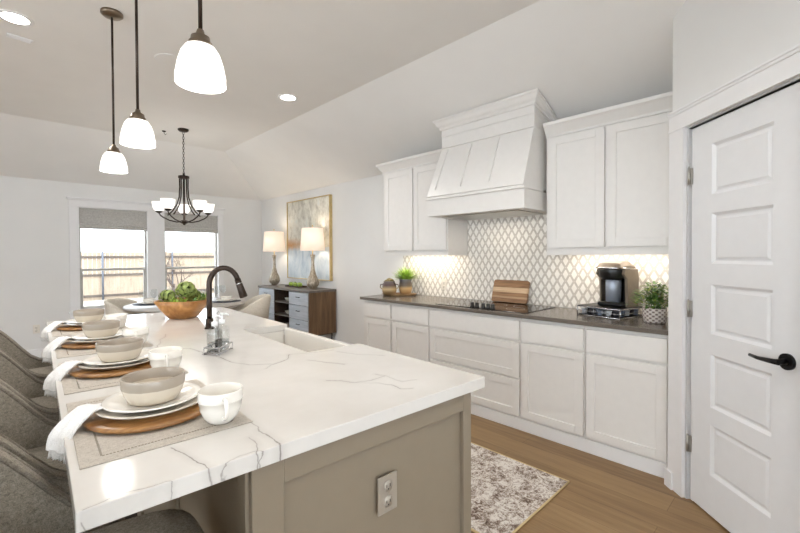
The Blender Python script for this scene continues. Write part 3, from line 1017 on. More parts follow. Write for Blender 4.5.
def outlet(name, label, loc, rz, mat='cork', plate=(0.072, 0.116)):
    """wall plate in its own XZ plane, facing local -Y"""
    t = thing(name, label, 'outlet', loc, rz)
    pw_, ph = plate
    b = MB(); b.box(-pw_ / 2, pw_ / 2, -0.006, 0.0, -ph / 2, ph / 2, 0.0025); b.build('cover_plate', mat, t)
    for dz in (-0.024, 0.024):
        b = MB(); b.lathe([(0, 0), (0.016, 0), (0.016, 0.002), (0, 0.002)], 24, square=3)
        for v in b.bm.verts: v.co = Vector((v.co.x, -0.006 - v.co.z, v.co.y + dz))
        r = b.build('receptacle', mat, t)
        b = MB()
        b.box(-0.008, -0.0055, -0.0086, -0.0078, dz - 0.003, dz + 0.006); b.box(0.0055, 0.008, -0.0086, -0.0078, dz - 0.003, dz + 0.006)
        b.box(-0.002, 0.002, -0.0086, -0.0078, dz - 0.011, dz - 0.007)
        b.build('slots', 'outletdark', r)
    b = MB(); b.lathe([(0, 0), (0.0035, 0), (0.0025, 0.0012), (0, 0.0012)], 10)
    for v in b.bm.verts: v.co = Vector((v.co.x, -0.006 - v.co.z, v.co.y))
    b.build('screw', 'nickel', t)
    return t


outlet('wall_outlet', 'pale outlet plate in the lozenge tiles near the pottery jars', (XW - 0.0105, 2.887, 1.05), -PI / 2)
outlet('wall_outlet', 'white outlet low on the back wall left of the windows', (0.30, YB - 0.0005, 0.40), 0)
po = isl(0.745, 0.028)
outlet('wall_outlet', 'brushed metal outlet plate on the island end panel', (po.x, po.y - 0.0005, 0.645), ISL_R, 'steelplate', (0.075, 0.115))

# pottery on an oval tray at the far end
TX, TY = 3.235, 3.34
t = thing('wooden_tray', 'oval wooden tray under the two striped pottery jars', 'tray', (TX, TY, 0.9143), math.radians(-52))
b = MB(); b.lathe([(0, 0.0), (0.175, 0.0), (0.20, 0.022), (0.203, 0.024), (0.197, 0.026), (0.172, 0.008), (0, 0.008)], 48, sy=0.56); b.build('tray_body', 'traywood', t)
MAT['potA'] = m_striped('striped_jar_glaze', [(0.0, (120, 92, 60)), (0.25, (150, 124, 88)), (0.42, (196, 172, 128)), (0.58, (128, 110, 84)), (0.68, (84, 58, 58)), (0.85, (96, 84, 84)), (1.0, (150, 140, 128))], 0, 0.17)
MAT['potB'] = m_striped('striped_pot_glaze', [(0.0, (120, 88, 58)), (0.2, (168, 136, 92)), (0.42, (196, 164, 116)), (0.55, (110, 96, 78)), (0.75, (92, 82, 74)), (0.9, (110, 110, 112)), (1.0, (136, 132, 130))], 0, 0.19)
ta = thing('pottery_jar', 'striped pottery jar with pale dried tops, left on the wooden tray', 'plant pot', (3.135, 3.40, 0.9225))
b = MB(); b.lathe([(0, 0), (0.055, 0), (0.074, 0.02), (0.082, 0.05), (0.080, 0.10), (0.070, 0.135), (0.062, 0.148), (0.066, 0.16), (0.060, 0.16), (0.056, 0.14), (0, 0.14)], 36); b.build('jar_body', 'potA', ta)
b = MB()
for k in range(40):
    a = random.uniform(0, 2 * PI); r = 0.05 * math.sqrt(random.random())
    b.sphere((r * math.cos(a), r * math.sin(a), 0.156 + 0.022 * (1 - r / 0.05) + random.uniform(0, 0.012)), random.uniform(0.008, 0.013), 8, 6)
b.build('dried_tops', flat('dried_pods', (150, 136, 96), 0.9, var=0.25, scale=60), ta)
for sgn in (-1, 1):
    b = MB(); b.tube([(sgn * 0.068 * 0.7, sgn * 0.068 * -0.7, 0.125), (sgn * 0.1 * 0.7, sgn * 0.1 * -0.7, 0.12), (sgn * 0.105 * 0.7, -sgn * 0.105 * 0.7, 0.09), (sgn * 0.083 * 0.7, -sgn * 0.083 * 0.7, 0.07)], 0.006, 8); b.build('handle', 'potA', ta)
tb = thing('potted_grass', 'striped pottery pot of bright green grass on the wooden tray', 'potted plant', (3.295, 3.30, 0.9225))
b = MB(); b.lathe([(0, 0), (0.052, 0), (0.068, 0.03), (0.076, 0.075), (0.072, 0.125), (0.068, 0.152), (0.074, 0.18), (0.068, 0.18), (0.062, 0.158), (0, 0.158)], 36); b.build('pot', 'potB', tb)
b = MB()
for k in range(230):
    a = random.uniform(0, 2 * PI); e = random.uniform(0.5, 1.5); r = 0.03 * random.random()
    b.leaf((r * math.cos(a), r * math.sin(a), 0.158), (math.cos(a) * math.cos(e), math.sin(a) * math.cos(e), math.sin(e)), random.uniform(0.10, 0.19), 0.012, curl=random.uniform(0.1, 0.6))
b.build('foliage', 'leaf_bright', tb)

# coffee maker on a pod drawer
CR = math.radians(-12)
PC = Vector((3.25, 1.09, 0.914))
rk = thing('pod_drawer', 'low chrome and glass pod drawer under the coffee maker', 'pod drawer', (PC.x, PC.y, 0.9143), CR)
b = MB()
hx, hy, hh = 0.15, 0.165, 0.074
for x in (-hx, hx):
    for y in (-hy, hy): b.tube([(x, y, 0), (x, y, hh)], 0.004, 8)
for z in (0.006, hh - 0.006):
    b.tube([(-hx, -hy, z), (hx, -hy, z)], 0.004, 8); b.tube([(-hx, hy, z), (hx, hy, z)], 0.004, 8); b.tube([(-hx, -hy, z), (-hx, hy, z)], 0.004, 8); b.tube([(hx, -hy, z), (hx, hy, z)], 0.004, 8)
for x in (-hx, hx):
    for k in range(1, 5): b.tube([(x, -hy + k * 0.066, 0.006), (x, -hy + k * 0.066, hh - 0.006)], 0.002, 6)
b.tube([(-hx, -hy, hh * .5), (-hx, hy, hh * .5)], 0.002, 6); b.tube([(-hx, -hy, hh * .5), (hx, -hy, hh * .5)], 0.002, 6)
b.build('wire_frame', 'chrome', rk)
b = MB(); b.box(-hx, hx, -hy, hy, hh - 0.003, hh + 0.002, 0.001); b.build('top_plate', 'blackmetal', rk)
b = MB(); b.box(-hx + 0.006, hx - 0.006, -hy + 0.006, hy - 0.006, 0.008, 0.013); b.build('drawer_floor', 'blackmetal', rk)
podm = [flat('pod_dark', (56, 54, 60), 0.4), flat('pod_white', (214, 216, 220), 0.3), flat('pod_blue', (120, 130, 148), 0.35)]
proto = None
for i in range(5):
    for j in range(5):
        q = Matrix.Rotation(CR, 3, 'Z') @ Vector((-0.12 + i * 0.06, -0.126 + j * 0.063, 0))
        b = MB(); b.lathe([(0, 0), (0.017, 0), (0.022, 0.036), (0.0245, 0.037), (0.0245, 0.040), (0, 0.041)], 16)
        o = b.build('coffee_pod', [podm[(i * 2 + j) % 3]])
        o.location = (PC.x + q.x, PC.y + q.y, 0.9143 + 0.0132)
        tag(o, 'small coffee pod stored inside the chrome drawer under the coffee maker', 'coffee pod', 'coffee pods in the chrome drawer')
km = thing('coffee_maker', 'black and bronze single-cup coffee maker on the chrome pod drawer', 'coffee maker', (PC.x + 0.015, PC.y - 0.032, 0.9143 + hh + 0.0025), CR)
km.scale = (0.95, 0.90, 1.02)
taupe = flat('bronze_shell', (122, 110, 96), 0.38, 0.1, var=0.04)
b = MB()
for s_ in (-1, 1):      # side shells flaring forward at the top
    y0, y1 = (0.103, 0.122) if s_ > 0 else (-0.122, -0.103)
    prof = [(-0.02, 0.0), (0.125, 0.0), (0.13, 0.20), (0.115, 0.268), (-0.06, 0.268), (-0.075, 0.235), (-0.05, 0.215), (-0.03, 0.20)]
    b.loft([[(x, y0, z) for x, z in prof], [(x, y1 - s_ * 0.004, z) for x, z in prof]], smooth=False)
b.box(0.06, 0.125, -0.103, 0.103, 0.0, 0.268, 0.004)
b.build('body_shell', [taupe], km)
b = MB(); b.box(-0.085, 0.06, -0.1025, 0.1025, 0.0, 0.03, 0.012); b.build('drip_tray', 'black', km)
b = MB(); b.box(0.03, 0.06, -0.1025, 0.1025, 0.03, 0.20, 0.004); b.build('recess_back', 'black', km)
b = MB(); b.lathe([(0, 0.031), (0.056, 0.031), (0.058, 0.19), (0.056, 0.1925), (0, 0.1925)], 36, -0.02, 0.0); b.build('steel_column', flat('brushed_steel', (168, 176, 190), 0.38, 0.5, var=0.02), km)
b = MB(); b.lathe([(0, 0.193), (0.066, 0.193), (0.082, 0.215), (0.088, 0.262), (0.086, 0.269), (0, 0.269)], 36, -0.045, 0, sx=0.95, sy=1.15); b.build('brew_head', 'black', km)
b = MB()
prof = [(0.125, 0.0), (-0.10, 0.0), (-0.112, 0.012), (-0.08, 0.042), (-0.02, 0.060), (0.05, 0.058), (0.11, 0.030)]
b.loft([[(x * sc_, y, 0.272 + z * sz_) for x, z in prof] for y, sc_, sz_ in ((-0.112, 0.86, 0.35), (-0.085, 0.97, 0.9), (-0.04, 1.0, 1.0), (0.04, 1.0, 1.0), (0.085, 0.97, 0.9), (0.112, 0.86, 0.35))], smooth=False)
b.build('lid', [taupe], km)
b = MB()
b.tube([(0.0, -0.118, 0.274), (-0.07, -0.112, 0.276), (-0.105, -0.075, 0.277), (-0.120, 0, 0.277), (-0.105, 0.075, 0.277), (-0.07, 0.112, 0.276), (0.0, 0.118, 0.274)], 0.007, 10)
b.build('handle', 'chrome', km)

pp = thing('potted_herb', 'small leafy green plant in a whitewashed woven pot beside the pantry door', 'potted plant', (3.13, 0.765, 0.9143))
b = MB(); b.lathe([(0, 0), (0.058, 0), (0.066, 0.01), (0.07, 0.05), (0.070, 0.098), (0.066, 0.10), (0.062, 0.098), (0.06, 0.085), (0, 0.085)], 40); b.build('woven_pot', 'basket', pp)
b = MB()
rr = random.Random(11)
for k in range(560):
    a = rr.uniform(0, 2 * PI); e = rr.uniform(0.05, 1.5); R_ = 0.13 * rr.uniform(0.05, 1) ** 0.5
    c = (R_ * math.cos(a) * math.cos(e) * 1.0, R_ * math.sin(a) * math.cos(e), 0.10 + R_ * 1.25 * math.sin(e))
    b.leaf(c, (math.cos(a) + rr.uniform(-.6, .6), math.sin(a) + rr.uniform(-.6, .6), rr.uniform(-0.2, 0.9)), rr.uniform(0.03, 0.045), rr.uniform(0.014, 0.02), curl=rr.uniform(0, .4), mi=0 if rr.random() < .72 else 1)
for k in range(26):
    a = rr.uniform(0, 2 * PI); e = rr.uniform(0.5, 1.4)
    b.tube([(0.02 * math.cos(a), 0.02 * math.sin(a), 0.085), (0.07 * math.cos(a) * math.cos(e), 0.07 * math.sin(a) * math.cos(e), 0.10 + 0.09 * math.sin(e))], 0.0015, 5)
b.build('foliage', ['leaf_mid', 'leaf_pale'], pp)

# ------------------------------------------------------------------ island
MAT['quartz'] = m_quartz()
IW, IL = 1.205, 2.87
SK0, SK1, SKI = 0.80, 1.612, 0.905     # sink cut-out (v0, v1, inner u)
b = MB()
poly = [(0, 0), (IW, 0), (IW, SK0), (SKI, SK0), (SKI, SK1), (IW, SK1), (IW, IL), (0, IL)]
b.prism(poly, 0.874, 0.914, bev=0.0025)
top = b.build('quartz_worktop', 'quartz'); top.location = isl(0, 0); top.rotation_euler = (0, 0, ISL_R)
tag(top, 'long white veined quartz island top', 'countertop')

ib = thing('kitchen_island', 'greige panelled kitchen island base', 'island', isl(0, 0), ISL_R)
U0, U1, V0, V1 = 0.33, 1.145, 0.03, 2.84
b = MB()
b.box(U0, U0 + 0.02, V0 + 0.02, V1 - 0.02, 0.0, 0.8735); b.box(U0, U1, V0 + 0.010, V0 + 0.028, 0, 0.8735); b.box(U0, U1, V1 - 0.028, V1 - 0.01, 0, 0.8735)
b.box(U1 - 0.02, U1, V0 + 0.02, SK0 - 0.012, 0, 0.8735); b.box(U1 - 0.02, U1, SK1 + 0.012, V1 - 0.02, 0, 0.8735); b.box(U1 - 0.02, U1, SK0 - 0.012, SK1 + 0.012, 0, 0.655)
b.build('island_carcass', 'greige', ib)
b = MB()      # near end: raised stiles and rails around a flat field
b.box(U0 - 0.004, U0 + 0.078, V0 - 0.008, V0 + 0.010, 0, 0.8735, 0.0015, 1); b.box(U1 - 0.04, U1 + 0.004, V0 - 0.008, V0 + 0.010, 0, 0.8735, 0.0015, 1)
b.box(U0 + 0.078, U1 - 0.04, V0 - 0.008, V0 + 0.010, 0.805, 0.8735, 0.0015, 1); b.box(U0 + 0.078, U1 - 0.04, V0 - 0.008, V0 + 0.010, 0, 0.12, 0.0015, 1)
b.build('end_panel_frame', 'greige', ib)
b = MB()
b.box(U0 - 0.004, U0 + 0.078, V1 - 0.010, V1 + 0.008, 0, 0.8735, 0.0015, 1); b.box(U1 - 0.04, U1 + 0.004, V1 - 0.010, V1 + 0.008, 0, 0.8735, 0.0015, 1)
b.box(U0 + 0.078, U1 - 0.04, V1 - 0.010, V1 + 0.008, 0.805, 0.8735, 0.0015, 1); b.box(U0 + 0.078, U1 - 0.04, V1 - 0.010, V1 + 0.008, 0, 0.12, 0.0015, 1)
b.build('end_panel_frame', 'greige', ib)
b = MB()      # stool side
nv = 4
for k in range(nv + 1):
    vc = V0 + 0.02 + (V1 - V0 - 0.04) * k / nv
    b.box(U0 - 0.012, U0, max(V0 + 0.012, vc - 0.04), min(V1 - 0.012, vc + 0.04), 0, 0.8735, 0.0015, 1)
for k in range(nv):
    va = V0 + 0.06 + (V1 - V0 - 0.04) * k / nv; vb = V0 - 0.02 + (V1 - V0 - 0.04) * (k + 1) / nv
    b.box(U0 - 0.012, U0, va, vb, 0.80, 0.8735); b.box(U0 - 0.012, U0, va, vb, 0, 0.12)
b.build('stool_side_frame', 'greige', ib)
for va, vb in ((0.06, 0.43), (0.435, 0.785), (1.63, 2.2), (2.205, 2.80)):
    b = MB()
    for f in (0,):
        x0, x1 = U1, U1 + 0.02; st = 0.055; z0, z1 = 0.12, 0.86
        b.box(x0, x1, va, va + st, z0, z1); b.box(x0, x1, vb - st, vb, z0, z1); b.box(x0, x1, va + st, vb - st, z0, z0 + st); b.box(x0, x1, va + st, vb - st, z1 - st, z1); b.box(x0, x1 - 0.008, va + st, vb - st, z0 + st, z1 - st)
    b.build('cabinet_door', 'greige', ib)

# apron-front sink
sk = thing('farmhouse_sink', 'white apron-front sink set into the island top', 'sink', isl(0, 0), ISL_R)
b = MB()
sx0, sx1, sy0, sy1, sz0, sz1 = SKI - 0.03, IW + 0.006, SK0 - 0.03, SK1 + 0.03, 0.66, 0.873
th = 0.035
# outer shell with an open basin (walls kept below the slab, apron wall between the cut edges)
b.box(sx0, sx1 - th, sy0, sy0 + 0.034, sz0, sz1); b.box(sx0, sx1 - th, sy1 - 0.034, sy1, sz0, sz1); b.box(sx0, sx0 + 0.034, sy0 + 0.034, sy1 - 0.034, sz0, sz1)
b.box(sx0 + 0.034, sx1 - th, sy0 + 0.034, sy1 - 0.034, sz0, sz0 + 0.02)
b.box(sx1 - th, sx1, SK0 + 0.003, SK1 - 0.003, sz0, 0.895, 0.008)
b.build('sink_basin', 'sink', sk)
b = MB(); b.lathe([(0.02, 0.6805), (0.045, 0.6815), (0.05, 0.6805)], 28, 1.05, 1.2); b.build('drain', 'chrome', sk)

fa = isl(0.79, 1.245, 0.914)
fa = Vector((0.925, 2.68, 0.9143)); dirn = Vector((1, -0.55, 0)).normalized()
fc = thing('kitchen_faucet', 'oil-rubbed bronze gooseneck faucet beside the sink', 'faucet', fa)
b = MB(); b.lathe([(0, 0), (0.03, 0), (0.03, 0.008), (0.024, 0.012), (0.022, 0.06), (0.019, 0.065), (0, 0.065)], 28); b.build('faucet_base', 'bronze', fc)
b = MB()
pts = [Vector((0, 0, 0.05)), Vector((0, 0, 0.16)), Vector((0, 0, 0.275))]
R_ = 0.086
for k in range(1, 16):
    a = PI * k / 16 * 0.97
    pts.append(dirn * (R_ - R_ * math.cos(a)) + Vector((0, 0, 0.275 + R_ * 1.25 * math.sin(a))))
b.tube(pts, 0.0165, 16); b.build('gooseneck', 'bronze', fc)
e = pts[-1]; d = (pts[-1] - pts[-2]).normalized()
b = MB(); b.tube([e - d * 0.005, e + d * 0.03, e + d * 0.075, e + d * 0.115, e + d * 0.12], [0.019, 0.020, 0.023, 0.026, 0.02], 20); b.build('spray_head', 'bronze', fc)
b = MB(); b.tube([e + d * 0.022, e + d * 0.028], 0.0215, 20); b.build('collar', 'chrome', fc)['label'] = 'thin chrome collar'
b = MB(); b.tube([Vector((0, 0, 0.04)) + Vector((0, -0.02, 0)), Vector((0.0, -0.045, 0.045)), Vector((0.0, -0.08, 0.075))], [0.010, 0.008, 0.006], 12); b.build('lever', 'bronze', fc)

# soap caddy with two bottles
so = Vector((0.725, 1.985, 0.9143)); SR = 0.75
cd = thing('wire_caddy', 'chrome wire caddy holding two clear soap bottles on the island', 'caddy', so, SR)
b = MB()
cw, cd_ = 0.066, 0.036
def rect(z, e=0.0): return [(-cw - e, -cd_ - e, z), (cw + e, -cd_ - e, z), (cw + e, cd_ + e, z), (-cw - e, cd_ + e, z)]
for z in (0.006, 0.035): b.tube(rect(z), 0.0025, 8, closed=True)
for x in (-cw, 0, cw):
    for y in (-cd_, cd_): b.tube([(x, y, 0), (x, y, 0.035)], 0.0022, 6)
for k in range(5): b.tube([(-cw, -cd_ + k * 0.02, 0.006), (cw, -cd_ + k * 0.02, 0.006)], 0.0018, 6)
b.build('wire_rack', 'chrome', cd)
b = MB(); b.tube([(0, 0, 0.006), (0, 0, 0.165)], 0.003, 8)
b.tube([(0.014 * math.sin(2 * PI * k / 16), 0, 0.179 - 0.014 * math.cos(2 * PI * k / 16)) for k in range(16)], 0.0025, 8, closed=True); b.build('carry_loop', 'chrome', cd)
for s, lab in ((-1, 'clear square soap bottle with pump, left in the wire caddy'), (1, 'clear square soap bottle with pump, right in the wire caddy')):
    q = Matrix.Rotation(SR, 3, 'Z') @ Vector((s * 0.036, 0, 0))
    bt = thing('soap_bottle', lab, 'soap bottle', (so.x + q.x, so.y + q.y, so.z + 0.009), SR, 'soap bottles in the caddy')
    b = MB(); b.lathe([(0, 0), (0.026, 0), (0.028, 0.004), (0.028, 0.095), (0.024, 0.108), (0.012, 0.118), (0.012, 0.128), (0.010, 0.128), (0.010, 0.117), (0.022, 0.106), (0.0262, 0.094), (0.0262, 0.006), (0, 0.005)], 32, square=6); b.build('bottle', 'glass', bt)
    b = MB(); b.lathe([(0, 0.006), (0.0255, 0.006), (0.0255, 0.045), (0, 0.045)], 32, square=6); b.build('liquid', 'water', bt)
    b = MB(); b.lathe([(0, 0.124), (0.0145, 0.124), (0.0145, 0.142), (0.005, 0.144), (0.0045, 0.165), (0.010, 0.166), (0.010, 0.174), (0, 0.176)], 20)
    b.tube([(0, 0, 0.170), (0.0, -0.022, 0.170), (0.0, -0.034, 0.164)], 0.004, 8); b.build('pump', flat('clear_white_pump', (232, 232, 232), 0.25), bt)

# wooden bowl of artichokes
BW = Vector((0.955, 3.31, 0.9143))
bw = thing('wooden_bowl', 'square honey-coloured wooden bowl of artichokes on the far island end', 'bowl', BW, 0.78)
b = MB(); b.lathe([(0, 0.0), (0.078, 0.0), (0.09, 0.006), (0.135, 0.07), (0.172, 0.132), (0.166, 0.134), (0.128, 0.076), (0.085, 0.016), (0, 0.014)], 48, square=3.2); b.build('bowl_body', 'bowlwood', bw)


def artichoke(name, label, c, R_, tilt, seed):
    rr = random.Random(seed)
    t = thing(name, label, 'artichoke', c, seed, 'artichokes in the wooden bowl'); t.rotation_euler = (tilt[0], tilt[1], seed)
    b = MB(); b.sphere((0, 0, 0), R_ * 0.70, 18, 12, sz=0.95, mi=1)
    n = 0
    for ring_ in range(8):
        e = math.radians(-62 + ring_ * 19); cnt = max(4, int(9 * math.cos(e)))
        for k in range(cnt):
            a = 2 * PI * (k + 0.5 * (ring_ % 2)) / cnt
            nrm = Vector((math.cos(a) * math.cos(e), math.sin(a) * math.cos(e), math.sin(e)))
            upv = Vector((-math.cos(a) * math.sin(e), -math.sin(a) * math.sin(e), math.cos(e)))
            b.leaf(nrm * R_ * 0.80 - upv * R_ * 0.2, upv + nrm * 0.85, R_ * 0.62, R_ * 0.58, n=nrm, curl=0.3)
    b.build('scales', ['artichoke', flat('artichoke_gap_shade', (70, 84, 42), 0.7)], t)  # inner sphere coloured dark to paint shade into the gaps between scales
    b = MB(); b.tube([(0, 0, -R_ * 0.8), (0, 0, -R_ * 1.15)], R_ * 0.18, 10); b.build('stem', 'artichoke', t)


artichoke('artichoke', 'large artichoke on top of the wooden bowl', BW + Vector((0.02, 0.0, 0.195)), 0.068, (0.35, 0.3), 1)
artichoke('artichoke', 'artichoke at the left rim of the wooden bowl', BW + Vector((-0.085, 0.075, 0.15)), 0.056, (0.6, -0.7), 2)
artichoke('artichoke', 'artichoke at the back of the wooden bowl', BW + Vector((0.105, 0.095, 0.148)), 0.048, (-0.3, 0.7), 4)
gs = thing('green_sprig', 'leafy green sprigs tucked in the right side of the wooden bowl', 'greenery', BW + Vector((0.05, -0.06, 0.10)))
b = MB(); rr = random.Random(9)
for k in range(5):
    a = -0.9 + rr.uniform(-1.0, 1.0); dd = Vector((math.cos(a), math.sin(a), rr.uniform(0.25, 0.6)))
    b.tube([(0, 0, 0), dd * 0.06, dd * 0.11], 0.0025, 6)
    for j in range(16):
        s = rr.uniform(0.1, 1.0)
        b.leaf(dd * 0.11 * s, dd * 0.4 + Vector((rr.uniform(-1, 1), rr.uniform(-1, 1), rr.uniform(-.2, 1))), rr.uniform(0.03, 0.045), 0.018, mi=j % 2)
b.build('leaves', ['leaf_pale', 'leaf_mid'], gs)
gs2 = thing('green_sprig', 'pale green sprigs at the front of the wooden bowl below the large artichoke', 'greenery', BW + Vector((-0.04, -0.05, 0.11)))
b = MB()
for k in range(60):
    b.leaf((rr.uniform(-.05, .05), rr.uniform(-.04, .04), rr.uniform(0, 0.02)), (rr.uniform(-1, 1), rr.uniform(-1, 1), rr.uniform(0.2, 1)), rr.uniform(0.03, 0.045), 0.018, mi=k % 2)
b.build('leaves', ['leaf_pale', 'leaf_bright'], gs2)

# ------------------------------------------------------------------ place settings (near to far)
ORD = ['nearest', 'second', 'third', 'farthest']
WHERE = ['at the near end of the island', 'second along the island', 'third along the island', 'farthest along the island, by the window']
SV = [0.44, 1.075, 1.72, 2.385]
SU = 0.205
zt = 0.914


def at(i, du, dv, z): return isl(SU + du, SV[i] + dv, z)


protos = {}


def place(kind, build, i, du, dv, z, rz, label, cat, group):
    if kind not in protos:
        o = build(); protos[kind] = o
        o.location = at(i, du, dv, z); o.rotation_euler = (0, 0, ISL_R + rz); tag(o, label, cat, group)
    else:
        o = dup(protos[kind], at(i, du, dv, z), ISL_R + rz, label, group)
    return o


def emp(name):
    o = bpy.data.objects.new(name, None); COL.objects.link(o); o.empty_display_size = 0.05; return o


def mk_mat():
    t = emp('placemat')
    b = MB(); b.box(-0.188, 0.188, -0.262, 0.262, 0.0002, 0.0026, 0.001, 1); b.build('mat_cloth', 'mat', t)
    b = MB()
    xe, ye, wd = 0.146, 0.222, 0.0022
    for k in range(64):      # open drawn-thread hem made of tiny bars
        y = -ye + 2 * ye * (k + 0.5) / 64
        for x in (-xe, xe): b.box(x - wd, x + wd, y - 0.0022, y + 0.0022, 0.0026, 0.003)
    for k in range(42):
        x = -xe + 2 * xe * (k + 0.5) / 42
        for y in (-ye, ye): b.box(x - 0.0022, x + 0.0022, y - wd, y + wd, 0.0026, 0.003)
    b.build('hem_stitching', 'hem', t)
    return t


def mk_charger():
    b = MB(); b.lathe([(0, 0), (0.145, 0), (0.16, 0.004), (0.166, 0.009), (0.164, 0.014), (0.158, 0.0165), (0, 0.0165)], 64)
    return b.build('wooden_charger', 'acacia')


def plate_prof(R_, h): return [(0, 0), (R_ * 0.62, 0), (R_ * 0.64, 0.003), (R_ * 0.86, h * 0.62), (R_ * 0.99, h), (R_, h + 0.002), (R_ * 0.985, h + 0.004), (R_ * 0.85, h * 0.62 + 0.005), (R_ * 0.66, 0.008), (R_ * 0.6, 0.006), (0, 0.006)]


def mk_dinner():
    b = MB(); b.lathe(plate_prof(0.14, 0.016), 64); return b.build('dinner_plate', 'stoneplate')


def mk_salad():
    b = MB(); b.lathe(plate_prof(0.125, 0.015), 64); return b.build('salad_plate', 'whiteceramic')


def mk_bowl():
    b = MB(); b.lathe([(0, 0), (0.058, 0), (0.065, 0.005), (0.074, 0.024), (0.0795, 0.0415), (0.0805, 0.045), (0.082, 0.070), (0.0805, 0.0735), (0.0775, 0.0725), (0.0765, 0.045), (0.070, 0.024), (0.06, 0.010), (0, 0.008)], 64)
    return b.build('cereal_bowl', 'stoneware')


def mk_cup():
    t = emp('coffee_cup')
    b = MB(); b.lathe([(0, 0), (0.028, 0), (0.032, 0.003), (0.045, 0.018), (0.053, 0.040), (0.0555, 0.060), (0.0570, 0.0605), (0.0572, 0.066), (0.0562, 0.0665), (0.058, 0.088), (0.0575, 0.090), (0.0550, 0.0885), (0.053, 0.062), (0.0495, 0.038), (0.041, 0.018), (0.028, 0.006), (0, 0.005)], 56); b.build('cup_body', 'whiteceramic', t)
    b = MB()
    pts = [(0.0, -0.055, 0.074), (0.0, -0.070, 0.079), (0.0, -0.084, 0.072), (0.0, -0.087, 0.055), (0.0, -0.078, 0.036), (0.0, -0.060, 0.026), (0.0, -0.047, 0.024)]
    # smooth the ear
    sm = []
    for i in range(len(pts) - 1):
        p0 = Vector(pts[max(0, i - 1)]); p1 = Vector(pts[i]); p2 = Vector(pts[i + 1]); p3 = Vector(pts[min(len(pts) - 1, i + 2)])
        for k in range(4):
            s = k / 4; sm.append(0.5 * ((2 * p1) + (-p0 + p2) * s + (2 * p0 - 5 * p1 + 4 * p2 - p3) * s * s + (-p0 + 3 * p1 - 3 * p2 + p3) * s ** 3))
    sm.append(Vector(pts[-1]))
    b.tube(sm, 0.0055, 12); h = b.build('handle', 'whiteceramic', t)
    b = MB()
    for k in range(60):      # beaded line around the cup
        a = 2 * PI * k / 60; b.sphere((0.0574 * math.cos(a), 0.0574 * math.sin(a), 0.0632), 0.0013, 6, 4)
    b.build('bead_band', 'whiteceramic', t)
    return t


def mk_napkin():
    """a folded linen strip lying over the plates and hanging over the counter edge; local +X points from the edge inward"""
    t = emp('napkin')
    path = [(0.0, 0.0385), (-0.02, 0.041), (-0.037, 0.0475), (-0.055, 0.046), (-0.08, 0.030), (-0.095, 0.017), (-0.106, 0.006), (-0.114, -0.006), (-0.118, -0.022), (-0.120, -0.038)]
    # refine
    P = []
    for i in range(len(path) - 1):
        for k in range(3):
            s = k / 3; P.append(((path[i][0] * (1 - s) + path[i + 1][0] * s), (path[i][1] * (1 - s) + path[i + 1][1] * s)))
    P.append(path[-1])
    b = MB()
    ny = 9
    loops = []
    n = len(P)
    for i, (x, z) in enumerate(P):
        a = P[max(0, i - 1)]; c = P[min(n - 1, i + 1)]
        tx, tz = c[0] - a[0], c[1] - a[1]; L = math.hypot(tx, tz); nx, nz = tz / L * -1, tx / L
        if nz < 0 or (abs(nz) < 0.3 and nx > 0): pass
        nx, nz = (tz / L, -tx / L)
        hw = 0.033 + 0.013 * i / n
        th = 0.0055
        up_, dn = [], []
        for k in range(ny):
            y = -hw + 2 * hw * k / (ny - 1)
            wv = 0.0035 * math.sin(k * 1.5 + i * 0.12) * min(1, i / 8)
            up_.append((x + nx * (th + wv), y, z + nz * (th + wv))); dn.append((x + nx * wv, y, z + nz * wv))
        loops.append(up_ + dn[::-1])
    b.loft(loops, caps=True)
    b.build('folded_cloth', 'linen', t)
    b = MB()
    x, z = P[-1]
    for k in range(18):
        y = -0.040 + 0.080 * k / 17
        b.tube([(x, y, z + 0.004), (x - 0.004, y + random.uniform(-.003, .003), z - 0.014 - random.uniform(0, 0.008))], 0.0016, 5)
    b.build('fringe', 'linen', t)
    return t


for i in range(4):
    w_ = WHERE[i]
    place('mat', mk_mat, i, 0, 0, zt, 0, 'grey linen placemat ' + w_, 'placemat', 'placemats along the island')
    place('charger', mk_charger, i, 0.0, 0.0, zt + 0.0032, 0.3 * i, 'round wooden charger ' + w_, 'charger', 'wooden chargers on the placemats')
    place('dinner', mk_dinner, i, 0.0, 0.0, zt + 0.0200, 0.5 * i, 'stone-grey dinner plate on the wooden charger ' + w_, 'plate', 'dinner plates on the chargers')
    place('salad', mk_salad, i, 0.0, 0.0, zt + 0.0325, 0.5 * i, 'white salad plate under the bowl ' + w_, 'plate', 'salad plates on the dinner plates')
    place('bowl', mk_bowl, i, 0.0, 0.0, zt + 0.0395, 0.7 * i, 'two-tone stoneware bowl on the plates ' + w_, 'bowl', 'stoneware bowls on the plates')
    place('cup', mk_cup, i, 0.122, -0.203, zt + 0.0034, -0.15, 'white coffee cup beside the plates ' + w_, 'cup', 'white cups beside the plates')
    place('napkin', mk_napkin, i, -0.105, 0.03, zt - 0.002, 0.42, 'white fringed napkin hanging over the counter edge ' + w_, 'napkin', 'white napkins over the counter edge')

# ------------------------------------------------------------------ counter stools


def rim_h(x):
    pts = [(-0.40, 1.03), (-0.25, 1.02), (-0.12, 0.985), (-0.06, 0.945), (-0.02, 0.90), (0.02, 0.85), (0.06, 0.795), (0.095, 0.755), (0.13, 0.735), (0.22, 0.715)]
    for (a, za), (c, zc) in zip(pts, pts[1:]):
        if x <= c: return za + (zc - za) * max(0, (x - a) / (c - a))
    return pts[-1][1]


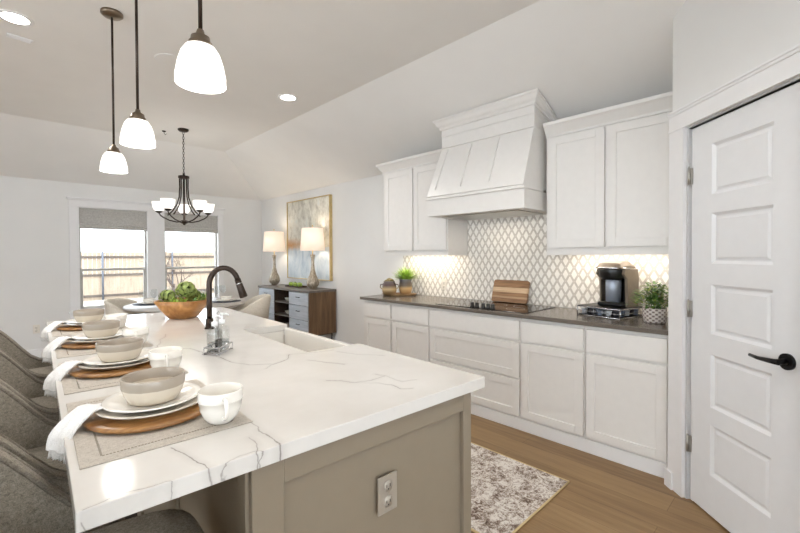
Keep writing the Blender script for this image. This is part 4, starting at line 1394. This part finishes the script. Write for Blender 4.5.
def mk_stool():
    t = emp('counter_stool')
    HWd = 0.262; R_ = 0.25
    plan = []
    for k in range(9): plan.append((0.20 - 0.30 * k / 8, HWd))
    for k in range(1, 24):
        a = PI / 2 + PI * k / 24
        plan.append((-0.10 + 0.25 * math.cos(a), HWd * math.sin(a)))
    for k in range(9): plan.append((-0.10 + 0.30 * k / 8, -HWd))
    n = len(plan)
    loops = []; rimo = []; rimi = []
    for i, (x, y) in enumerate(plan):
        a = plan[max(0, i - 1)]; c = plan[min(n - 1, i + 1)]
        tx, ty = c[0] - a[0], c[1] - a[1]; L = math.hypot(tx, ty)
        ox, oy = -ty / L, tx / L
        if ox * (x + 0.05) + oy * y < 0: ox, oy = -ox, -oy
        h = rim_h(x); zb_ = 0.575
        th = 0.058
        f = lambda o, z: (x + ox * o, y + oy * o, z)
        lean = 0.03 * (h - 0.6) / 0.4
        loops.append([f(-0.005, zb_), f(0.0 + lean * 0.5, (zb_ + h) / 2), f(lean, h - 0.016), f(lean - 0.008, h - 0.004), f(lean - th * 0.5, h + 0.001), f(lean - th + 0.008, h - 0.004), f(lean - th, h - 0.016), f(-th + lean * 0.3, (zb_ + h) / 2), f(-th - 0.004, 0.60), f(-th - 0.002, zb_)])
        rimo.append(f(lean - 0.003, h - 0.007)); rimi.append(f(lean - th + 0.003, h - 0.007))
    b = MB(); b.loft(loops, caps=True); b.build('backrest', 'tweed', t)
    b = MB(); b.tube(rimo, 0.0055, 8); b.tube(rimi, 0.0055, 8); b.build('piping', 'tweedpipe', t)
    # seat cushion: superellipse outline with a domed top
    b = MB()
    loops = []
    for s, z in ((0.90, 0.567), (0.98, 0.58), (1.0, 0.61), (1.0, 0.660), (0.975, 0.68), (0.90, 0.689), (0.6, 0.693), (0.25, 0.694)):
        lp = []
        for k in range(48):
            a = 2 * PI * k / 48; c_, s_ = math.cos(a), math.sin(a)
            kk = (abs(c_) ** 4.5 + abs(s_) ** 4.5) ** (-1 / 4.5)
            y_ = 0.203 * s_ * kk * s; x_ = 0.055 + 0.29 * c_ * kk * s
            if x_ < -0.08: y_ *= 1 - 0.35 * ((-0.08 - x_) / 0.2)
            if x_ > 0.21: y_ *= 1.0
            lp.append((x_, y_, z))
        loops.append(lp)
    b.loft(loops, caps=True); b.build('seat', 'tweed', t)
    b = MB(); b.box(-0.24, 0.31, -0.19, 0.19, 0.535, 0.566, 0.006); b.build('seat_frame', 'dark_wood', t)
    for sx in (-1, 1):
        for sy in (-1, 1):
            b = MB()
            xt_, yt_ = (0.28 if sx > 0 else -0.21), 0.165 * sy
            xb_, yb_ = xt_ + sx * 0.04, yt_ + sy * 0.035
            b.loft([[(xb_ - 0.012, yb_ - 0.012, 0), (xb_ + 0.012, yb_ - 0.012, 0), (xb_ + 0.012, yb_ + 0.012, 0), (xb_ - 0.012, yb_ + 0.012, 0)],
                    [(xt_ - 0.02, yt_ - 0.02, 0.535), (xt_ + 0.02, yt_ - 0.02, 0.535), (xt_ + 0.02, yt_ + 0.02, 0.535), (xt_ - 0.02, yt_ + 0.02, 0.535)]], smooth=False)
            b.build('leg', 'dark_wood', t)
    b = MB()
    b.box(0.295, 0.315, -0.17, 0.17, 0.19, 0.22); b.box(-0.235, -0.215, -0.17, 0.17, 0.25, 0.28)
    b.box(-0.22, 0.30, 0.175, 0.195, 0.22, 0.25); b.box(-0.22, 0.30, -0.195, -0.175, 0.22, 0.25)
    b.build('stretcher', 'dark_wood', t)
    return t


st0 = mk_stool()
SY = [1.075, 1.765, 2.465, 3.165]
for i, y in enumerate(SY):
    lab = 'grey tweed barrel-back counter stool ' + ['nearest the camera, at the near end of the island', 'second from the near end of the island', 'third from the near end of the island', 'farthest along the island, nearest the windows'][i]
    loc = (0.012, y, 0.0)
    if i == 0:
        st0.location = loc; st0.rotation_euler = (0, 0, ISL_R); tag(st0, lab, 'stool', 'grey counter stools')
    else: dup(st0, loc, ISL_R, lab, 'grey counter stools')

# rug
rg = thing('runner_rug', 'cream and brown distressed runner rug on the wood floor', 'rug', (2.035, 2.1, 0.0))
b = MB(); b.box(-0.38, 0.38, -1.06, 1.06, 0.0005, 0.009, 0.003); b.build('rug_pile', 'rug', rg)
b = MB(); r_ = [(-0.384, -1.064, 0.006), (0.384, -1.064, 0.006), (0.384, 1.064, 0.006), (-0.384, 1.064, 0.006)]
b.tube(r_[:2], 0.0055, 8); b.tube(r_[1:3], 0.0055, 8); b.tube(r_[2:], 0.0055, 8); b.tube([r_[3], r_[0]], 0.0055, 8); b.build('rug_binding', 'binding', rg)

# ------------------------------------------------------------------ pendants


def mk_pendant():
    t = emp('pendant_light')
    b = MB(); b.lathe([(0, 1.0245), (0.062, 1.0245), (0.062, 1.01), (0.05, 1.0), (0.012, 0.993), (0, 0.993)], 32); b.build('canopy', 'bronze_light', t)
    b = MB(); b.tube([(0, 0, 0.155), (0, 0, 0.995)], 0.0065, 12); b.build('rod', 'bronze', t)
    b = MB(); b.lathe([(0, 0.175), (0.010, 0.175), (0.014, 0.160), (0.028, 0.152), (0.030, 0.138), (0.035, 0.134), (0.036, 0.120), (0.034, 0.117), (0, 0.117)], 32); b.build('socket_cap', 'bronze_light', t)
    b = MB(); b.lathe([(0.030, 0.122), (0.045, 0.118), (0.058, 0.098), (0.068, 0.066), (0.0735, 0.034), (0.0755, 0.024), (0.0745, 0.022), (0.076, 0.0), (0.073, 0.0), (0.072, 0.022), (0.0705, 0.034), (0.065, 0.066), (0.055, 0.096), (0.043, 0.115), (0.030, 0.119)], 48); b.build('glass_shade', 'bulbglass', t)
    b = MB(); b.sphere((0, 0, 0.06), 0.028, 16, 12, sz=1.2); b.build('bulb', 'candisk', t)
    return t


PN_ = [(0.463, 1.395), (0.484, 2.36), (0.520, 3.20)]
PZ = 1.925
p0_ = mk_pendant()
for i, (x, y) in enumerate(PN_):
    lab = ['bell-shaped glass pendant lamp nearest the camera, biggest of the row', 'bell-shaped glass pendant lamp in the middle of the row', 'bell-shaped glass pendant lamp farthest from the camera, nearest the windows'][i]
    if i == 0:
        p0_.location = (x, y, PZ); tag(p0_, lab, 'pendant lamp', 'glass pendants over the island')
    else: dup(p0_, (x, y, PZ), 0, lab, 'glass pendants over the island')
    lamp('pendant_bulb', 'POINT', (x, y, PZ - 0.02), PENDANT_W, (1, 0.985, 0.97), 0.06)

# recessed cans, added fill spots and other ceiling fittings
for i, (x, y, lab) in enumerate([(2.047, 3.696, 'lit recessed ceiling light right of the pendants'), (0.072, 3.711, 'lit recessed ceiling light at the far left of the ceiling')]):
    t = thing('recessed_light', lab, 'ceiling light', (x, y, ZC), 0, 'recessed ceiling lights')
    b = MB(); b.lathe([(0.070, -0.001), (0.072, -0.005), (0.094, -0.004), (0.096, -0.0005)], 40); b.build('trim_ring', 'trim', t)
    b = MB(); b.lathe([(0, -0.0035), (0.071, -0.0035), (0.071, -0.0005), (0, -0.0005)], 40); b.build('lens', 'candisk', t)
for x, y, k_ in ((2.047, 3.696, 0.8), (0.072, 3.711, 1.0), (1.75, 1.3, 0.5), (-2.0, 3.7, 1.0), (-2.0, 1.3, 1.0), (1.0, -0.5, 0.6)):  # spots away from the built cans are added fill, with no fixture
    lamp('downlight_and_fill', 'SPOT', (x, y, ZC - 0.012), CAN_FILL_W * k_, (1.0, 0.975, 0.94), 0.07, spot=2.5)
t = thing('ceiling_cover', 'small round white ceiling cover behind the nearest pendant', 'ceiling cover', (0.975, 3.64, ZC))
b = MB(); b.lathe([(0, -0.006), (0.10, -0.006), (0.108, -0.004), (0.11, -0.0005)], 40); b.build('cover_disc', 'ceiling', t)
b = MB(); b.lathe([(0.098, -0.0062), (0.101, -0.0075), (0.104, -0.0062)], 40); b.build('rim', 'trim', t)
t = thing('ceiling_vent', 'white rectangular ceiling vent beside the far left recessed light', 'vent', (0.10, 4.02, ZC), 0.1)
b = MB(); b.box(-0.07, 0.07, -0.03, 0.03, -0.010, -0.0005, 0.003); b.build('vent_plate', 'trim', t)
for k in range(5):
    b = MB(); b.box(-0.06, 0.06, -0.024 + k * 0.011, -0.018 + k * 0.011, -0.0125, -0.010); b.build('slat', 'trim', t)
t = thing('ceiling_hook', 'small dark hook in the ceiling left of the chandelier canopy', 'hook', (1.46, 5.745, ZC))
b = MB(); b.lathe([(0, -0.012), (0.02, -0.012), (0.024, -0.0005), (0, -0.0005)], 16); b.build('hook_plate', 'bronze', t)
b = MB(); b.tube([(0, 0, -0.01), (0.0, 0, -0.03), (0.014, 0, -0.042), (0.028, 0, -0.03)], 0.004, 8); b.build('hook_end', 'bronze', t)

# ------------------------------------------------------------------ chandelier
ch = thing('chandelier', 'bronze five-arm chandelier with white glass cups above the dining table', 'chandelier', (1.613, 5.507, 1.77))
b = MB(); b.lathe([(0, 1.179), (0.062, 1.179), (0.062, 1.165), (0.045, 1.15), (0.01, 1.145), (0, 1.145)], 28); b.build('canopy', 'bronze', ch)
b = MB()
z = 1.15; k = 0
while z > 0.635:
    pts = []
    for q in range(12):
        a = 2 * PI * q / 12; dx = 0.010 * math.cos(a); dz = 0.020 * math.sin(a)
        pts.append((dx, 0, z - 0.018 + dz) if k % 2 == 0 else (0, dx, z - 0.018 + dz))
    b.tube(pts, 0.0028, 6, closed=True); z -= 0.031; k += 1
b.build('chain', 'bronze', ch)
b = MB(); b.lathe([(0, 0.64), (0.012, 0.635), (0.014, 0.61), (0.062, 0.60), (0.064, 0.575), (0.052, 0.57), (0.05, 0.565), (0, 0.565)], 28); b.build('top_cap', 'bronze', ch)
b = MB(); b.lathe([(0, -0.012), (0.012, -0.008), (0.018, 0.006), (0.05, 0.02), (0.054, 0.04), (0.03, 0.052), (0.014, 0.06), (0.012, 0.57), (0, 0.57)], 24); b.build('stem', 'bronze', ch)
for k in range(5):
    a = 2 * PI * k / 5 + 1.287
    ca, sa = math.cos(a), math.sin(a)
    b = MB()
    pts = [(0.05, 0.59), (0.048, 0.46), (0.055, 0.34), (0.085, 0.24), (0.135, 0.165)]
    # strut that sweeps down and outward, then joins the arm
    b.tube([(r * ca, r * sa, z) for r, z in pts] + [(0.19 * ca, 0.19 * sa, 0.11)], 0.008, 8)
    b.build('strut', 'bronze', ch)
    b = MB()
    pts = [(0.03, 0.03), (0.09, 0.03), (0.17, 0.05), (0.24, 0.085), (0.272, 0.11), (0.288, 0.135), (0.288, 0.15)]
    b.tube([(r * ca, r * sa, z) for r, z in pts], 0.008, 8)
    b.lathe([(0, 0.135), (0.02, 0.138), (0.04, 0.155), (0.042, 0.162), (0.02, 0.165), (0, 0.165)], 20, 0.288 * ca, 0.288 * sa)
    arm = b.build('arm', 'bronze', ch)
    b = MB(); b.lathe([(0.018, 0.162), (0.04, 0.164), (0.060, 0.185), (0.070, 0.215), (0.075, 0.255), (0.078, 0.275), (0.075, 0.275), (0.071, 0.253), (0.066, 0.216), (0.056, 0.188), (0.036, 0.169), (0.018, 0.168)], 32, 0.288 * ca, 0.288 * sa)
    b.build('glass_cup', 'bulbglass', ch)
lamp('chandelier_bulbs', 'POINT', (1.613, 5.507, 2.06), CHAND_W, (1, 0.97, 0.93), 0.25)

# ------------------------------------------------------------------ dining table and chairs
DT = Vector((1.72, 5.76, 0))
dt = thing('dining_table', 'round grey-topped dining table beyond the island', 'table', DT)
tabtop = flat('grey_wash_top', (176, 172, 168), 0.3, var=0.05, scale=8)
b = MB(); b.lathe([(0, 0.725), (0.66, 0.725), (0.705, 0.735), (0.71, 0.748), (0.705, 0.76), (0, 0.76)], 64); b.build('tabletop', [tabtop], dt)
b = MB(); b.lathe([(0, 0.66), (0.50, 0.66), (0.50, 0.7245), (0, 0.7245)], 48); b.build('apron', [tabtop], dt)
b = MB(); b.lathe([(0, 0.0), (0.32, 0.0), (0.32, 0.03), (0.12, 0.07), (0.08, 0.14), (0.075, 0.45), (0.11, 0.6), (0.18, 0.66), (0, 0.66)], 40); b.build('pedestal', [tabtop], dt)


def mk_dchair():
    t = emp('dining_chair')
    plan = []
    HWd = 0.27
    for k in range(7): plan.append((0.22 - 0.26 * k / 6, HWd))
    for k in range(1, 20):
        a = PI / 2 + PI * k / 20; plan.append((-0.04 + 0.26 * math.cos(a), HWd * math.sin(a)))
    for k in range(7): plan.append((-0.04 + 0.26 * k / 6, -HWd))
    n = len(plan); loops = []
    for i, (x, y) in enumerate(plan):
        a = plan[max(0, i - 1)]; c = plan[min(n - 1, i + 1)]
        tx, ty = c[0] - a[0], c[1] - a[1]; L = math.hypot(tx, ty); ox, oy = -ty / L, tx / L
        if ox * (x + 0.02) + oy * y < 0: ox, oy = -ox, -oy
        s = (0.22 - x) / 0.52; h = 0.62 + 0.21 * (s * s * (3 - 2 * s))
        f = lambda o, z: (x + ox * o, y + oy * o, z)
        ln = 0.05 * s
        loops.append([f(0, 0.40), f(ln, h - 0.02), f(ln - 0.012, h - 0.003), f(ln - 0.035, h - 0.003), f(ln - 0.047, h - 0.02), f(-0.05, 0.40)])
    b = MB(); b.loft(loops, caps=True); b.build('backrest', 'beigefabric', t)
    b = MB(); loops = []
    for s, z in ((0.92, 0.40), (1, 0.41), (1, 0.46), (0.95, 0.478), (0.5, 0.485)):
        lp = []
        for k in range(40):
            a = 2 * PI * k / 40; c_, s_ = math.cos(a), math.sin(a); kk = (abs(c_) ** 4 + abs(s_) ** 4) ** -0.25
            y_ = 0.212 * s_ * kk * s; x_ = 0.03 + 0.25 * c_ * kk * s
            if x_ < -0.04: y_ *= 1 - 0.4 * ((-0.04 - x_) / 0.18)
            lp.append((x_, y_, z))
        loops.append(lp)
    b.loft(loops, caps=True); b.build('seat', 'beigefabric', t)
    for sx in (-1, 1):
        for sy in (-1, 1):
            b = MB(); b.tube([(0.03 + sx * 0.2, sy * 0.19, 0), (0.03 + sx * 0.16, sy * 0.16, 0.41)], [0.012, 0.018], 10); b.build('leg', 'dark_wood', t)
    return t


dc = mk_dchair()
for i, (px_, py_, lab) in enumerate([(1.22, 6.12, 'beige barrel dining chair left of the round table, under the left window'), (2.37, 5.52, 'beige barrel dining chair right of the round table, in front of the drawer chest'),
                                      (2.02, 6.60, 'beige barrel dining chair behind the round table, under the right window')]):
    ang = math.atan2(DT.y - py_, DT.x - px_)
    if i == 0:
        dc.location = (px_, py_, 0); dc.rotation_euler = (0, 0, ang); tag(dc, lab, 'chair', 'beige dining chairs')
    else: dup(dc, (px_, py_, 0), ang, lab, 'beige dining chairs')

# table settings on the round table
dmat = flat('dark_round_mat', (74, 76, 84), 0.7, var=0.06)
for i, (a, where) in enumerate([(2.55, 'left'), (-0.35, 'right'), (1.15, 'back'), (4.2, 'front')]):
    c = DT + Vector((0.46 * math.cos(a), 0.46 * math.sin(a), 0.76))
    b = MB(); b.lathe([(0, 0.0003), (0.19, 0.0003), (0.19, 0.004), (0, 0.004)], 40); o = b.build('round_placemat', [dmat]); o.location = c
    tag(o, 'dark round placemat at the %s of the round dining table' % where, 'placemat', 'placemats on the dining table')
    b = MB(); b.lathe(plate_prof(0.135, 0.016), 40); o = b.build('dinner_plate', 'whiteceramic'); o.location = c + Vector((0, 0, 0.0045))
    tag(o, 'white dinner plate at the %s of the round dining table' % where, 'plate', 'plates on the dining table')
    b = MB(); b.lathe([(0, 0), (0.04, 0), (0.07, 0.03), (0.078, 0.055), (0.075, 0.056), (0.066, 0.032), (0.038, 0.006), (0, 0.005)], 32); o = b.build('soup_bowl', 'whiteceramic'); o.location = c + Vector((0, 0, 0.0115))
    tag(o, 'white bowl on the dinner plate at the %s of the round dining table' % where, 'bowl', 'bowls on the dining table')
    for j, da in enumerate((-0.42, -0.62)):
        g = DT + Vector(((0.38 + 0.14 * j) * math.cos(a - da), (0.38 + 0.14 * j) * math.sin(a - da), 0.7603))
        t = thing('wine_glass', ('stemmed wine glass ' if j == 0 else 'second stemmed wine glass ') + 'beside the %s plate of the round dining table' % where, 'wine glass', g, 0, 'wine glasses on the dining table')
        b = MB(); b.lathe([(0, 0.0), (0.034, 0.0), (0.034, 0.002), (0.006, 0.006), (0.004, 0.02), (0.004, 0.085), (0.01, 0.092)], 24); b.build('stem', 'glass', t)
        b = MB(); b.lathe([(0.0, 0.09), (0.012, 0.093), (0.032, 0.115), (0.039, 0.15), (0.034, 0.20), (0.0325, 0.20), (0.037, 0.15), (0.03, 0.117), (0.011, 0.096), (0, 0.094)], 24); b.build('glass_bowl', 'glass', t)

# ------------------------------------------------------------------ console chest on the dining wall
CX0, CX1, CY0, CY1, CZ0, CZ1 = 3.03, 3.478, 4.927, 6.50, 0.25, 0.885
cs = thing('console_chest', 'brown and slate-blue drawer chest with open middle shelves on the dining wall', 'chest', (CX0, CY0, 0))
LY = CY1 - CY0; DX = CX1 - CX0
b = MB(); b.box(-0.008, DX, -0.012, LY + 0.012, 0.855, 0.885, 0.003); b.build('top', 'console_top', cs)
b = MB(); b.box(0.0, DX, 0, 0.025, CZ0, 0.855); b.build('side_panel', 'console_wood', cs)
b = MB(); b.box(0.0, DX, LY - 0.025, LY, CZ0, 0.855); b.build('side_panel', 'console_wood', cs)
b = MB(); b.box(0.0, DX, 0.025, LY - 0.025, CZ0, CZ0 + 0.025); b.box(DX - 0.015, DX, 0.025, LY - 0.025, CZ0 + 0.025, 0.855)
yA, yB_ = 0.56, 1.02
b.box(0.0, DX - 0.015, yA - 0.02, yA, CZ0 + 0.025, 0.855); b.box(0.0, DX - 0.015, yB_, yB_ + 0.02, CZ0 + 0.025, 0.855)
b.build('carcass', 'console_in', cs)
for z in (0.455, 0.655):
    b = MB(); b.box(0.01, DX - 0.016, yA + 0.0005, yB_ - 0.0005, z, z + 0.018); b.build('shelf', 'console_top', cs)
for ya_, yb_ in ((0.03, yA - 0.003), (yB_ + 0.003, LY - 0.03)):
    for z0, z1 in ((CZ0 + 0.03, 0.455), (0.46, 0.66), (0.665, 0.85)):
        b = MB(); b.box(-0.006, 0.28, ya_, yb_, z0, z1 - 0.004, 0.003); d_ = b.build('drawer', 'slate', cs)
        b = MB(); yc = (ya_ + yb_) / 2; zc = (z0 + z1) / 2 + 0.02
        b.tube([(-0.006, yc - 0.04, zc), (-0.024, yc - 0.04, zc), (-0.024, yc + 0.04, zc), (-0.006, yc + 0.04, zc)], 0.0045, 8); b.build('pull', 'blackmetal', d_)
for ya_ in (0.05, LY - 0.05):
    b = MB(); b.tube([(0.04, ya_, 0.0), (0.04, ya_, CZ0 - 0.012), (DX - 0.04, ya_, CZ0 - 0.012), (DX - 0.04, ya_, 0.0)], 0.012, 8); b.build('metal_leg', 'blackmetal', cs)
b = MB(); b.box(0.03, DX - 0.03, 0.05, LY - 0.05, CZ0 - 0.02, CZ0, 0.002); b.build('base_rail', 'blackmetal', cs)
for z, zi in ((CZ0 + 0.025, 'bottom'), (0.473, 'middle'), (0.673, 'top')):
    for k, yy in enumerate((0.65, 0.81)):
        b = MB()
        if k == 0: b.lathe([(0, 0), (0.045, 0), (0.055, 0.02), (0.055, 0.10), (0.045, 0.115), (0.03, 0.118), (0.03, 0.125), (0, 0.125)], 24); nm, lb, ct = 'ceramic_jar', 'white lidded jar on the %s shelf of the drawer chest' % zi, 'jar'
        else: b.lathe([(0, 0), (0.04, 0), (0.07, 0.05), (0.068, 0.051), (0.038, 0.006), (0, 0.006)], 24); nm, lb, ct = 'ceramic_bowl', 'white bowl on the %s shelf of the drawer chest' % zi, 'bowl'
        o = b.build(nm, 'whiteceramic'); o.location = (CX0 + 0.14, CY0 + yy, z + 0.0005); tag(o, lb, ct, 'white crockery on the chest shelves')


def mk_lamp():
    t = emp('table_lamp')
    b = MB(); b.lathe([(0, 0), (0.05, 0), (0.05, 0.012), (0.06, 0.02), (0.088, 0.06), (0.094, 0.092), (0.08, 0.145), (0.05, 0.21), (0.030, 0.29), (0.022, 0.37), (0.024, 0.44), (0.036, 0.495), (0.038, 0.505), (0, 0.505)], 36); b.build('lamp_base', 'lampbase', t)
    b = MB(); b.tube([(0, 0, 0.505), (0, 0, 0.58)], 0.008, 10); b.tube([(0, 0, 0.58), (0, 0, 0.92)], 0.004, 8); b.lathe([(0, 0.945), (0.008, 0.94), (0.01, 0.93), (0, 0.915)], 12); b.build('harp', 'gold', t)
    b = MB(); b.lathe([(0.180, 0.565), (0.156, 0.895), (0.154, 0.895), (0.178, 0.565)], 48, closed=True)
    b.build('lamp_shade', 'lampshade', t)
    b = MB(); b.sphere((0, 0, 0.68), 0.03, 16, 10); b.build('bulb', 'bulbglass', t)
    return t


l0 = mk_lamp()
LP = [(3.27, 5.215), (3.27, 6.41)]
for i, (x, y) in enumerate(LP):
    lab = ['silvery table lamp with a white shade at the near end of the chest', 'silvery table lamp with a white shade at the far end of the chest'][i]
    if i == 0: l0.location = (x, y, 0.8853); tag(l0, lab, 'table lamp', 'table lamps on the chest')
    else: dup(l0, (x, y, 0.8853), 0, lab, 'table lamps on the chest')
    lamp('table_lamp_bulb', 'POINT', (x, y, 0.8853 + 0.72), LAMP_W, (1, 0.88, 0.74), 0.05)
t = thing('serving_tray', 'small dark tray of green fruit between the lamps on the drawer chest', 'tray', (3.28, 5.72, 0.8853), PI / 2)
b = MB(); b.box(-0.20, 0.20, -0.08, 0.08, 0.0, 0.008, 0.002); b.box(-0.2, 0.2, -0.08, -0.072, 0.008, 0.022); b.box(-0.2, 0.2, 0.072, 0.08, 0.008, 0.022); b.box(-0.2, -0.192, -0.072, 0.072, 0.008, 0.022); b.box(0.192, 0.2, -0.072, 0.072, 0.008, 0.022); b.build('tray_body', 'console_in', t)
FL = ['nearest the near lamp', 'second from the near lamp', 'in the middle of the tray', 'second from the far lamp', 'nearest the far lamp']
for k in range(5):
    f = thing('green_apple', 'round green fruit on the dark tray, ' + FL[k], 'fruit', (3.27 + (k % 2) * 0.03, 5.72 - 0.14 + k * 0.07, 0.8853 + 0.0083), 0, 'green fruit on the tray')
    b = MB(); b.lathe([(0, 0.006), (0.012, 0.001), (0.024, 0.006), (0.036, 0.03), (0.034, 0.05), (0.02, 0.064), (0.008, 0.062), (0, 0.056)], 24); b.build('fruit_body', 'apple', f)
    b = MB(); b.tube([(0, 0, 0.056), (0.003, 0, 0.074)], 0.0018, 6); b.build('stem', 'bark', f)

# painting
pt = thing('framed_painting', 'large abstract painting in cream and blue with a gold frame above the drawer chest', 'painting', (XW - 0.001, 5.67, 1.64))
hy_, hz_ = 0.635, 0.64
b = MB(); d0 = -0.05
b.box(d0, 0, -hy_, -hy_ + 0.012, -hz_, hz_); b.box(d0, 0, hy_ - 0.012, hy_, -hz_, hz_); b.box(d0, 0, -hy_ + 0.012, hy_ - 0.012, -hz_, -hz_ + 0.012); b.box(d0, 0, -hy_ + 0.012, hy_ - 0.012, hz_ - 0.012, hz_)
b.build('frame', 'gold', pt)
b = MB(); b.box(-0.036, -0.004, -hy_ + 0.013, hy_ - 0.013, -hz_ + 0.013, hz_ - 0.013); b.build('canvas', 'art', pt)
